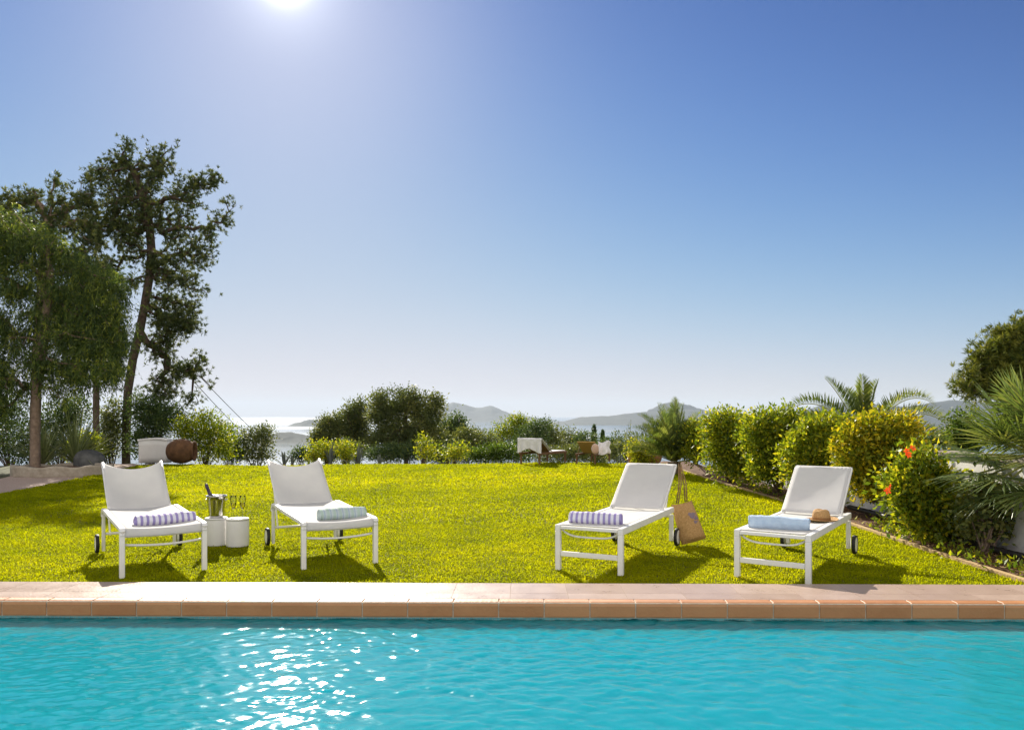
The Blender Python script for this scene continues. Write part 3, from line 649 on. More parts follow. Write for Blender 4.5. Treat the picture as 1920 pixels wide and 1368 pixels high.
# ------------------------------------------------------------------ rolled towels (local axis along Y)
def towel(label, m, loc, rz, L=.50, r=.055, flat=.86, bulge=.0, seed=0):
    rr_ = np.random.default_rng(seed); ph = rr_.uniform(0, 6, 6)
    def rad(a, v): return r * (1 + .05 * math.sin(3 * a + ph[0] + v * 4) + .055 * math.sin(v * 9 + ph[1]) * math.sin(a + ph[2]) + .03 * math.sin(v * 21 + ph[3] + 2 * a) + .02 * math.sin(v * 43 + 3 * a))
    s = MB(); nu, nv = 36, 40
    def fn(u, v):
        a = u * 2 * math.pi; q = rad(a, v); e = 1 - .10 * max(0, abs(v * 2 - 1) - .9) / .1
        if .42 < u < .47: q *= .93                       # the loose edge of the roll
        return (math.cos(a) * q * e * 1.12, (v - .5) * L + .006 * math.sin(2 * a + ph[4]), max(-r * flat, math.sin(a) * q * e) + r * flat)
    s.grid(fn, nu, nv)
    for end in (0, 1):                                    # spiral ends, coil by coil
        y = (end - .5) * L; sg = 1 if end else -1
        for k in range(5):
            q0, q1 = r * (1 - k * .2) * .97, r * (1 - k * .2 - .17) * .97
            s.grid(lambda u, v, q0=q0, q1=q1, k=k: (math.cos(u * 6.2832) * (q0 + (q1 - q0) * v) * 1.12, y + sg * (.004 * math.sin(v * 3.14) - .002), max(-r * flat, math.sin(u * 6.2832) * (q0 + (q1 - q0) * v)) + r * flat), 28, 3)
            if k < 4:
                s.grid(lambda u, v, q1=q1, k=k: (math.cos(u * 6.2832) * (q1 - .03 * r * v) * 1.12, y - sg * .012 * math.sin(v * 3.14), max(-r * flat, math.sin(u * 6.2832) * (q1 - .03 * r * v)) + r * flat), 28, 2)
    o = s.build('rolled_towel', m, None, loc=loc); o.rotation_euler = (0, 0, rz); return tag(o, label, 'towel', 'rolled towels laid on the white loungers')
def on(l, lx, ly, z):
    th = l.rotation_euler[2]; return (l.location.x + math.cos(th) * lx - math.sin(th) * ly, l.location.y + math.sin(th) * lx + math.cos(th) * ly, z)
towel('rolled purple striped towel on the leftmost lounger, beside the wine bucket', M['purple_stripe'], on(l1, .06, .30, .412), l1.rotation_euler[2] + R(90) + .10, .53, .056, seed=1)
towel('rolled towel with soft grey and aqua stripes on the scooped lounger', M['aqua_stripe'], on(l2, .09, .27, .412), l2.rotation_euler[2] + R(90) + .06, .47, .062, seed=2)
towel('rolled purple striped towel on the lounger with the straw bag', M['purple_stripe'], on(l3, -.03, .26, .412), l3.rotation_euler[2] + R(90) + .15, .50, .060, seed=3)
towel('rolled plain pale blue towel on the lounger with the straw hat', M['bluecloth'], on(l4, -.02, .30, .412), l4.rotation_euler[2] + R(90) + .18, .52, .064, seed=4)

# ------------------------------------------------------------------ straw hat
t = thing('straw_hat', 'brown straw hat lying on the lounger beside the pale blue towel', 'hat', on(l4, .19, 1.04, .425), .5)
s = MB()
def brim(u, v):
    a = u * 2 * math.pi; q = .078 + .075 * v; z = .004 + .018 * v * v * (.6 + .8 * math.cos(a) ** 2) - .004 * v
    return (math.cos(a) * q * 1.12, math.sin(a) * q * .98, z)
s.grid(brim, 40, 8); s.build('brim', M['straw'], t, solid=.004)
s = MB(); prof = [(.080, .004), (.083, .02), (.080, .06), (.073, .092), (.060, .108), (.040, .112), (.018, .106), (.001, .102)]
def crown_fn(u, v):
    a = u * 2 * math.pi; k = v * (len(prof) - 1); i = min(int(k), len(prof) - 2); f = k - i
    q = prof[i][0] + (prof[i + 1][0] - prof[i][0]) * f; z = prof[i][1] + (prof[i + 1][1] - prof[i][1]) * f
    pinch = 1 - .16 * max(0, math.cos(a)) * min(1, z / .1) ** 2
    return (math.cos(a) * q * 1.12 * pinch, math.sin(a) * q * .95, z - .012 * (z > .095) * (1 - abs(math.sin(a))))
s.grid(crown_fn, 40, 18); s.build('crown', M['straw'], t)
s = MB(); s.grid(lambda u, v: (math.cos(u * 6.2832) * .0848 * 1.12 * (1 - .02 * v), math.sin(u * 6.2832) * .0848 * .95 * (1 - .02 * v), .008 + .026 * v), 40, 3); s.build('band', M['straw_band'], t)

# ------------------------------------------------------------------ straw bag hanging from the lounger's corner
hook = Vector(on(l3, .335, 2.03, .885))
bD = hook.y - .13
cTL, cTR, cBR, cBL = [P(px, py, bD + d) for px, py, d in ((1258.5, 946, -.02), (1297, 938, .05), (1324, 1008, .02), (1278, 1021, -.06))]
top_c = (cTL + cTR) / 2
t = thing('straw_bag', 'tan woven straw bag hanging by long cords from the lounger corner', 'bag', (cBL + cBR) / 2)
org = (cBL + cBR) / 2; nb = Vector((.30, -.90, .12)).normalized()
s = MB()
def bag_side(sgn):
    def fn(u, v):
        p = (cBL.lerp(cBR, u)).lerp(cTL.lerp(cTR, u), v); e = 1 - (2 * u - 1) ** 4
        th = (.075 * (1 - v) ** .6 + .018) * e * min(1, .35 + v * 6)
        return p + nb * th * sgn - org - Vector((0, 0, .012 * math.sin(math.pi * u) * (v > .9)))
    return fn
s.grid(bag_side(1), 16, 22); s.grid(bag_side(-1), 16, 22); s.build('bag_body', M['straw'], t)
for k, sg in enumerate((1, -1)):
    a = cTL.lerp(cTR, .30) + nb * .02 * sg; b = cTL.lerp(cTR, .72) + nb * .02 * sg; hk = hook + Vector((.012 * sg, -.02, -.004))
    pts = [a, a.lerp(hk, .5) + Vector((.010, -.02, 0)), a.lerp(hk, .94), hk + Vector((0, .012, .014)), b.lerp(hk, .94), b.lerp(hk, .5) + Vector((.018, -.02, 0)), b]
    s = MB(); s.tube([p - org for p in pts], .0075, 8); s.build('cord_handle', M['rope'], t)
s = MB()                                               # the small printed mark: two brush-like blue patches
fr_ = bag_side(1)
def patch(u0, v0, ru, rv, n=18):
    vs = []
    for i in range(n):
        a = 2 * math.pi * i / n; q = 1 + .25 * math.sin(3 * a + u0 * 20) + .12 * math.sin(7 * a); vs.append(fr_(u0 + ru * q * math.cos(a), v0 + rv * q * math.sin(a)) + nb * .004)
    s._add(vs, [tuple(range(n))])
patch(.66, .66, .16, .075); patch(.80, .57, .10, .05); patch(.70, .48, .09, .035)
s.build('printed_mark', M['print'], t)

# ------------------------------------------------------------------ drum side tables, bucket, bottle, flutes
def drum(label, loc, r, h):
    t = thing('side_table', label, 'side table', loc, 0, 'white drum side tables between the left loungers')
    s = MB(); s.lathe([(0, .0), (r * .97, 0), (r * .985, .01), (r, .05), (r, h - .022), (r * .99, h - .018)], (0, 0, 0), 48); s.build('drum', M['render_clean'], t)
    s = MB(); s.lathe([(r * .96, h - .016), (r * 1.0, h - .012), (r * 1.01, h - .004), (r * 1.0, h), (0, h)], (0, 0, 0), 48); s.build('table_top', M['paint'], t)
    return t
hD = 8.72; hz = .305
pl = P(405.5, 1012, hD + .02); pr = P(445.5, 1012, hD - .04)
drum('white round drum table under the steel wine bucket', (pl.x, pl.y, 0), .122, hz)
drum('white round drum table under the two champagne flutes', (pr.x, pr.y, 0), .121, hz)
bx_, by_ = pl.x + .006, pl.y - .01
t = thing('ice_bucket', 'polished steel wine bucket on the left drum table', 'ice bucket', (bx_, by_, hz))
s = MB(); s.lathe([(0, .001), (.072, .001), (.078, .008), (.083, .05), (.098, .20), (.103, .235), (.112, .240), (.116, .246), (.112, .252), (.100, .250), (.096, .235), (.080, .05), (.070, .012), (0, .012)], (0, 0, 0), 48); s.build('bucket', M['steel'], t)
for sg in (-1, 1):
    s = MB(); s.tube([(sg * (.100 + .022 * math.sin(a)), .028 * math.cos(a), .205) for a in np.linspace(0, math.pi, 9)], .005, 8); s.build('handle', M['steel'], t)
s = MB(); rr_ = random.Random(3)
for k in range(16):
    a, q = rr_.uniform(0, 6.28), rr_.uniform(0, .075); s.box((math.cos(a) * q, math.sin(a) * q, .232 + rr_.uniform(-.015, .016)), (.03, .028, .026), Matrix.Rotation(rr_.uniform(0, 3), 3, Vector((rr_.random(), rr_.random(), 1)).normalized()))
tag(s.build('ice_cubes', M['ice'], None, bevel=.004, loc=(bx_, by_, hz)), 'clear ice cubes filling the steel wine bucket', 'ice', kind='stuff')
t = thing('champagne_bottle', 'dark bottle leaning to the left in the wine bucket', 'bottle', (bx_ + .022, by_, hz + .018)); t.rotation_euler = (R(6), R(-19), 0)
s = MB(); s.lathe([(0, 0), (.034, 0), (.040, .008), (.040, .17), (.036, .205), (.022, .245), (.0165, .27), (.0165, .28)], (0, 0, 0), 32); s.build('bottle_body', M['bottle'], t)
s = MB(); s.lathe([(.0170, .27), (.0165, .33), (.0178, .335), (.0185, .345), (.0185, .352), (.017, .356), (.0175, .376), (.013, .386), (0, .388)], (0, 0, 0), 28); s.build('foil', M['foil'], t)
m, tt_, out = mat('clear_glass'); g1 = N(tt_, 'ShaderNodeBsdfTransparent'); g1.inputs['Color'].default_value = (.95, .96, .95, 1); g2 = N(tt_, 'ShaderNodeBsdfGlossy', i_Roughness=.03); fz = N(tt_, 'ShaderNodeFresnel', i_IOR=1.22)
mxg = N(tt_, 'ShaderNodeMixShader'); tt_.links.new(fz.outputs[0], mxg.inputs[0]); tt_.links.new(g1.outputs[0], mxg.inputs[1]); tt_.links.new(g2.outputs[0], mxg.inputs[2]); tt_.links.new(mxg.outputs[0], out.inputs['Surface']); M['glass'] = m
m, tt_, out = mat('champagne'); g1 = N(tt_, 'ShaderNodeBsdfTransparent'); g1.inputs['Color'].default_value = (.93, .86, .55, 1); g2 = N(tt_, 'ShaderNodeBsdfGlossy', i_Roughness=.05); fz = N(tt_, 'ShaderNodeFresnel', i_IOR=1.33)
mxg = N(tt_, 'ShaderNodeMixShader'); tt_.links.new(fz.outputs[0], mxg.inputs[0]); tt_.links.new(g1.outputs[0], mxg.inputs[1]); tt_.links.new(g2.outputs[0], mxg.inputs[2]); tt_.links.new(mxg.outputs[0], out.inputs['Surface']); M['champagne'] = m
def flute(label, x, y):
    t = thing('champagne_flute', label, 'champagne glass', (x, y, hz), 0, 'champagne flutes on the drum table')
    s = MB(); s.lathe([(0, .0015), (.030, .0015), (.032, .003), (.012, .007), (.0045, .014), (.0038, .085), (.007, .096), (.016, .112), (.026, .145), (.031, .18), (.032, .215), (.0295, .252), (.0287, .252), (.031, .215), (.030, .18), (.025, .146), (.014, .113), (.004, .100)], (0, 0, 0), 28); s.build('glass', M['glass'], t)
    s = MB(); s.lathe([(0, .100), (.013, .114), (.0235, .147), (.0275, .172), (0, .172)], (0, 0, 0), 24); s.build('champagne', M['champagne'], t)
flute('clear champagne flute standing next to the steel wine bucket', pr.x - .045, pr.y - .005)
flute('clear champagne flute at the right edge of the drum table', pr.x + .052, pr.y + .01)

# ------------------------------------------------------------------ far loungers at the end of the lawn
def wicker_lounger(label, loc, rz, sheet):
    t = thing('wicker_lounger', label, 'sun lounger', loc, rz, 'brown loungers at the far end of the lawn')
    for sx in (-1, 1):
        for y in (.06, 1.62):
            s = MB(); s.bar([(sx * .31, y, 0), (sx * .31, y, .30)], .05, .05, (0, 1, 0)); s.build('leg', M['wicker'], t, bevel=.006)
        s = MB(); s.bar([(sx * .31, 0, .31), (sx * .31, 1.7, .31)], .05, .07); s.build('side_rail', M['wicker'], t, bevel=.008)
    s = MB(); s.box((0, .52, .345), (.57, 1.04, .03)); s.build('seat', M['whitecloth'] if sheet else M['ochre'], t, bevel=.01)
    s = MB(); s.bar([(0, 1.02, .34), (0, 1.62, .72)], .60, .04); s.build('backrest', M['wicker'] if sheet else M['ochre'], t, bevel=.012)
    for sx in (-1, 1): s = MB(); s.tube([(sx * .26, 1.66, .30), (sx * .26, 1.45, .60)], .012, 6); s.build('back_strut', M['wicker'], t)
    return t
fl1 = wicker_lounger('brown wicker lounger far across the lawn, draped with a white towel', (0, 0, 0), 0, True)
p = G(1006, 870); rz1 = R(180 - 32); fl1.rotation_euler = (0, 0, rz1)
dv = Vector((-math.sin(rz1), math.cos(rz1), 0)); fl1.location = Vector((p.x, p.y + .25, 0)) - dv * 1.3
s = MB()
def drape(u, v):
    x = (u - .5) * .80; q = v * 1.66; rip = .02 * math.sin(u * 19) * min(1, abs(v - .55) * 3)
    if q < .62: y, z = 1.04 + q * .93, .375 + q * .585          # lies on the front of the backrest
    elif q < .72: a = (q - .62) / .10 * math.pi / 2; y, z = 1.617 + .05 * math.sin(a), .738 + .02 * math.sin(a * 2)
    else: y, z = 1.672 + rip, .738 - (q - .72) * (.37 + .08 * math.sin(u * 7 + 1))
    return (x, y + rip * .3, z + .012 * math.sin(u * 9) * (v > .4))
s.grid(drape, 30, 40); o = s.build('draped_towel', M['whitecloth'], None, solid=.008); o.location = fl1.location; o.rotation_euler = fl1.rotation_euler; o.scale = fl1.scale = (1.02, 1.02, 1.02)
tag(o, 'large white towel draped over the backrest of the far wicker lounger', 'towel')
fl2 = wicker_lounger('far lounger with an ochre brown backrest, right of the white draped one', (0, 0, 0), 0, False)
p = G(1100, 871); rz2 = R(180 - 24); fl2.rotation_euler = (0, 0, rz2)
dv = Vector((-math.sin(rz2), math.cos(rz2), 0)); fl2.scale = (.92, .92, .92); fl2.location = Vector((p.x, p.y + .3, 0)) - dv * 1.5
t = thing('cushion', 'pinkish cushion leaning on the ochre lounger at the far lawn end', 'cushion', P(1116, 862, 22.4)); t.location.z = .34; t.scale = (.55, .55, .55)
s = MB(); s.grid(lambda u, v: (.17 * math.cos(u * 6.2832) * math.sin(v * math.pi) ** .6 * 1.1, .08 * math.sin(u * 6.2832) * math.sin(v * math.pi) ** .7, .26 - .25 * math.cos(v * math.pi)), 24, 14); s.build('pillow', M['pinkcloth'], t)
s = MB(); s.tube([(.19 * math.cos(a), 0, .26 + .26 * math.sin(a)) for a in np.linspace(0, 6.2832, 25)], .008, 6); s.build('piping', M['whitecloth'], t)
cl = P(1133, 858, 22.6)
s = MB(); s.grid(lambda u, v: ((u - .5) * .34 + .02 * math.sin(v * 9), .05 * math.sin(u * 8) + (v - .5) * .12, .12 + .36 * v - .03 * math.sin(u * 6)), 18, 14); o = s.build('white_cloth', M['whitecloth'], None, solid=.03, loc=(cl.x, cl.y, .2)); tag(o, 'crumpled white cloth on the foot end of the ochre lounger', 'towel')

# ------------------------------------------------------------------ jars, walls, rock, planter, hose, cables
def pithos(name, label, loc, rz, m, L=.95, r=.40, tilt=0):
    t = thing(name, label, 'jar', loc, rz); Mx = Matrix.Rotation(R(-90), 4, 'X') @ Matrix.Rotation(0, 4, 'Z')
    prof = [(0, 0), (.38 * r, .0), (.62 * r, .06 * L), (.90 * r, .25 * L), (1.0 * r, .48 * L), (.95 * r, .68 * L), (.80 * r, .85 * L), (.70 * r, .93 * L), (.72 * r, .95 * L)]
    s = MB(); s.lathe(prof, (0, 0, r), 32, Mx); s.build('jar_body', m, t)
    s = MB(); s.lathe([(.72 * r, .945 * L), (.80 * r, .96 * L), (.80 * r, 1.0 * L), (.68 * r, 1.0 * L), (.62 * r, .90 * L), (.80 * r, .60 * L), (.5 * r, .2 * L), (0, .15 * L)], (0, 0, r), 32, Mx); s.build('rim', m, t)
    return t
p = P(1222, 868, 21.0); pithos('terracotta_jar', 'large terracotta jar lying on its side among plants at the far right of the lawn', (p.x + .25, p.y + .35, 0), R(118), M['terracotta'], .85, .34)
p = P(322, 868, 23.4); pithos('rust_jar', 'rust brown jar lying on its side against the white block wall', (p.x - .10, p.y - .1, 0), R(-82), M['rusty'], .80, .375)
t = thing('block_wall', 'short white rendered wall block beside the rust brown jar under the pines', 'wall', tuple(P(290, 868, 23.7))); t.location.z = 0
s = MB(); s.grid(lambda u, v: (-.48 + u * .84, .22 * math.sin(u * 2.2), v * (.66 + .05 * math.sin(u * 3))), 16, 4); s.build('wall_face', M['render_clean'], t, solid=.22)
s = MB(); s.bar([(-.52 + u * .90, .22 * math.sin(u * 2.2), .685 + .05 * math.sin(u * 3)) for u in np.linspace(0, 1, 12)], .28, .05); s.build('wall_cap', M['render_clean'], t, bevel=.01)

def boundary_wall():
    pts = [(5.15, 3.0), (5.24, 6.0), (5.32, 9.0), (5.40, 13.0), (5.42, 17.0)]
    t = thing('garden_wall', 'low white rendered garden wall behind the planting bed on the right', 'wall', (5.3, 6, 0)); o0 = Vector((5.3, 6, 0))
    s = MB(); s.bar([Vector((x, y, .40)) - o0 for x, y in pts], .20, 1.1); s.build('wall_body', M['render'], t)
    s = MB(); s.bar([Vector((x, y, .985)) - o0 for x, y in pts], .27, .06); s.build('wall_coping', M['stone'], t, bevel=.012)
boundary_wall()
s = MB(); s.tube([(4.98 + .02 * math.sin(y * 2.1), y, .085 + .02 * math.sin(y * 1.3)) for y in np.linspace(5.5, 11.5, 40)], .035, 10); tag(s.build('irrigation_hose', M['hose']), 'dark pipe running along the foot of the white garden wall', 'pipe')

# raised stone planter and boulder on the left
pc = G(95, 893)
t = thing('stone_planter', 'low curved stone planter edge beside the gravel path on the left', 'planter', (pc.x - .25, pc.y + .9, 0)); 
s = MB(); s.grid(lambda u, v: ((1.12 + .03 * math.sin(u * 41)) * math.cos(u * 6.2832), (.72 + .02 * math.sin(u * 37)) * math.sin(u * 6.2832), -.05 + v * (.26 + .02 * math.sin(u * 50))), 80, 5); s.build('planter_wall', M['stone'], t, solid=.16)
s = MB(); s.grid(lambda u, v: (1.05 * v * math.cos(u * 6.2832), .66 * v * math.sin(u * 6.2832), .15 + .05 * math.sin(u * 12 + v * 5) * v * (1 - v)), 40, 8); s.build('planter_soil', M['soil'], t)
def boulder(label, loc, d, seed, m='rock'):
    r = np.random.default_rng(seed); bm = bmesh.new(); bmesh.ops.create_icosphere(bm, subdivisions=4, radius=1); ph = r.uniform(0, 6, (8, 3)); w = r.normal(0, 1.6, (8, 3))
    for v in bm.verts:
        n = sum(math.sin(float(np.dot(w[k], v.co)) + ph[k][0]) for k in range(8)) * .06; q = v.co.normalized() * (1 + n)
        q = Vector([math.copysign(abs(c) ** .8, c) for c in q]); v.co = Vector((q.x * d[0], q.y * d[1], q.z * d[2]))
    me = bpy.data.meshes.new('boulder'); bm.to_mesh(me); bm.free(); me.polygons.foreach_set('use_smooth', [True] * len(me.polygons)); me.materials.append(M[m])
    o = bpy.data.objects.new('boulder', me); C.objects.link(o); o.location = loc; return tag(o, label, 'rock')
p = G(146, 886); boulder('grey rounded boulder at the right end of the stone planter', (p.x, p.y + .45, .22), (.36, .32, .34), 3)

def cable(label, a, b, sag):
    pts = [a.lerp(b, f) - Vector((0, 0, sag * 4 * f * (1 - f))) for f in np.linspace(0, 1, 30)]
    s = MB(); s.tube(pts, .030, 5); tag(s.build('power_cable', M['cable']), label, 'cable', 'power cables coming down from the pines')
cable('upper of the two thin power cables dropping from the pine towards the sea', P(340, 668, 60), P(560, 880, 105), .5)
cable('lower of the two thin power cables dropping from the pine towards the sea', P(330, 676, 60), P(548, 882, 105), .9)

# ------------------------------------------------------------------ trees on the left
pineD = 28.5
b0 = foot(236, pineD, -.3)
tree('pine_tree', 'tall open crowned pine with the thickest trunk, at the left beyond the lawn', 'pine tree',
     [b0, P(237, 800, pineD), P(240, 730, pineD), P(250, 670, pineD), P(262, 620, pineD), P(272, 570, pineD), P(280, 520, pineD + .1), P(284, 470, pineD + .2), P(280, 420, pineD + .1), P(268, 370, pineD), P(250, 320, pineD)],
     [(236, 274, 12, 18), (222, 305, 38, 26), (188, 330, 28, 28), (296, 292, 26, 22), (290, 325, 40, 34), (235, 350, 50, 40), (316, 282, 12, 14), (368, 345, 34, 24), (395, 340, 22, 24), (345, 375, 38, 30), (434, 388, 13, 16), (420, 412, 18, 16), (395, 440, 26, 32),
      (270, 395, 55, 45), (215, 400, 40, 45), (330, 430, 42, 40), (245, 450, 40, 40), (375, 478, 30, 26), (330, 490, 44, 34), (290, 500, 40, 34), (345, 525, 38, 22), (383, 545, 17, 12), (350, 572, 36, 18), (325, 605, 40, 24), (290, 590, 24, 22), (305, 640, 36, 16),
      (320, 620, 34, 26), (300, 660, 30, 18), (330, 600, 44, 26), (310, 560, 30, 24), (355, 610, 22, 18), (345, 695, 40, 16), (320, 710, 34, 16), (340, 690, 40, 14), (376, 678, 16, 18), (372, 705, 16, 14), (396, 730, 8, 14), (360, 748, 22, 12), (300, 735, 38, 24), (290, 775, 34, 20), (180, 440, 26, 40), (200, 500, 26, 30), (250, 530, 22, 20)],
     pineD, 1700, 'l_pine', .145, 4, bark='bark', style='pine', r_max=.15, asp=.16, seed=4, tip=.009, depth=.8, tone=(.45, .25), shell=.6)
b0 = foot(64, 27, -.3)
tree('pine_tree', 'dark pine crown rising behind the weeping tree at the far left', 'pine tree',
     [b0, P(66, 780, 27), P(70, 680, 27), P(78, 560, 27), P(85, 470, 27), P(90, 410, 27)],
     [(14, 372, 14, 14), (2, 400, 26, 26), (58, 378, 32, 22), (106, 348, 12, 15), (112, 380, 34, 24), (165, 340, 14, 22), (160, 375, 30, 30), (90, 425, 55, 36), (165, 430, 36, 46), (30, 440, 40, 40), (140, 490, 46, 36), (-60, 440, 60, 60), (170, 560, 40, 60), (120, 600, 60, 60)],
     27, 800, 'l_pine', .16, 5, bark='bark_pale', style='pine', r_max=.17, asp=.16, seed=5, tip=.010, depth=.7, tone=(.5, .28), shell=.6)
b0 = foot(66, 19.5)
tree('weeping_tree', 'broad feathery green tree with drooping sprays at the left picture edge', 'tree',
     [b0, P(66, 800, 19.5), P(68, 720, 19.5), P(78, 640, 19.5), P(90, 570, 19.4), P(96, 510, 19.4)],
     [(18, 418, 34, 22), (-40, 430, 50, 40), (60, 440, 26, 18), (20, 470, 44, 26), (-30, 500, 44, 34), (100, 468, 34, 24), (70, 505, 36, 24), (140, 500, 34, 22), (170, 530, 30, 22), (210, 530, 26, 20), (30, 545, 42, 26), (110, 548, 36, 24), (228, 560, 18, 22), (160, 580, 40, 24), (70, 592, 40, 26), (205, 598, 30, 24), (-20, 600, 46, 34), (120, 630, 40, 26), (30, 645, 42, 26), (180, 650, 38, 24), (222, 640, 18, 22), (80, 680, 44, 22), (-30, 690, 46, 34), (150, 700, 40, 20), (30, 722, 36, 18), (200, 690, 24, 20), (110, 735, 26, 14), (-10, 760, 40, 24)],
     19.5, 600, 'l_weep', .105, 10, bark='bark_pale', style='weep', r_max=.12, asp=.22, seed=6, tip=.006, depth=1.2, tone=(.42, .32))
b0 = foot(180, 25.5, -.2)
tree('pine_tree', 'slim straight pine between the weeping tree and the thick pine trunk', 'pine tree',
     [b0, P(180, 780, 25.5), P(181, 700, 25.5), P(184, 630, 25.5), P(188, 560, 25.5), P(190, 520, 25.5)],
     [(185, 600, 46, 50), (150, 650, 40, 36), (215, 650, 30, 36), (190, 530, 36, 40), (140, 700, 34, 26), (205, 700, 34, 22), (160, 560, 40, 40)],
     25.5, 420, 'l_pine', .16, 6, bark='bark', style='pine', r_max=.10, asp=.13, seed=8, tip=.008, depth=.8, shell=.6)
# undergrowth behind the trunks
for i, (px, D, bl, n, mt_, sz, lab) in enumerate((
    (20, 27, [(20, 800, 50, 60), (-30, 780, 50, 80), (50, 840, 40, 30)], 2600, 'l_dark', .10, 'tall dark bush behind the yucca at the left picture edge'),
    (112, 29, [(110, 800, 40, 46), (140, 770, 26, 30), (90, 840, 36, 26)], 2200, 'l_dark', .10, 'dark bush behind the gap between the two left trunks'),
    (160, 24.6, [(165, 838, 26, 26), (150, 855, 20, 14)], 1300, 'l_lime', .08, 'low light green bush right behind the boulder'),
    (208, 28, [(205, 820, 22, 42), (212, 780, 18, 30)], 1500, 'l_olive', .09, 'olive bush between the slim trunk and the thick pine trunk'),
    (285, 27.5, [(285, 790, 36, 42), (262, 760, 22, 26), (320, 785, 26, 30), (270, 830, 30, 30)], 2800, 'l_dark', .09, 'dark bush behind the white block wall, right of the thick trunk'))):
    shrub('bush', lab, 'bush', foot(px, D, -.1), bl, D, int(n * 1.7), mt_, sz, 'bushes under the left pines', seed=20 + i)

# yucca in the stone planter
def sword_plant(name, label, cat, base, n, L, w, m, seed, spread=1.0, nseg=5, curve=.25, lift=.25, tone=(.5, .2), group=None):
    r = np.random.default_rng(seed); V = []; Q = []; rn = []; off = 0; base = np.array(base, float)
    for k in range(n):
        a = r.uniform(0, 6.283); e = np.clip(r.normal(lift, .28), .02, 1.5) * spread; L_ = L * r.uniform(.7, 1.1)
        d = np.array([math.cos(a) * math.sin(e), math.sin(a) * math.sin(e), math.cos(e)]); s_ = np.array([-math.sin(a), math.cos(a), 0]); p = base + d * .04; tn = np.clip(r.normal(*tone), 0, 1)
        for j in range(nseg + 1):
            f = j / nseg; ww = w * (.55 + .9 * f - 1.42 * f * f) if f < 1 else .001
            q = p + d * L_ * f + np.array([0, 0, -1]) * curve * L_ * f ** 2.2 * math.sin(e); cup = np.array([0, 0, .2]) * ww
            V += [q - s_ * ww / 2 + cup, q, q + s_ * ww / 2 + cup]
            if j: b_ = off + (j - 1) * 3; Q += [(b_, b_ + 1, b_ + 4, b_ + 3), (b_ + 1, b_ + 2, b_ + 5, b_ + 4)]; rn += [tn, tn]
        off += 3 * (nseg + 1)
    root = thing(name, label, cat, base, 0, group)
    mesh_np('leaf_rosette', V, [Q], M[m], root, rnd=rn, origin=base)
    s = MB(); s.lathe([(0, -.1), (.05, -.1), (.06, .0), (.045, .08), (0, .10)], (0, 0, 0), 10); s.build('stem', M['trunk_palm'], root)
    return root
p = G(48, 886); sword_plant('yucca', 'spiky grey green yucca at the left end of the stone planter', 'yucca', (p.x - .1, p.y + .9, .15), 110, 1.6, .05, 'l_yucca', 1, lift=.85, group='yuccas in the stone planter')
p = G(108, 884); sword_plant('yucca', 'larger spiky yucca in the right half of the stone planter', 'yucca', (p.x - .05, p.y + .9, .15), 140, 1.8, .05, 'l_yucca', 2, lift=.8, group='yuccas in the stone planter')

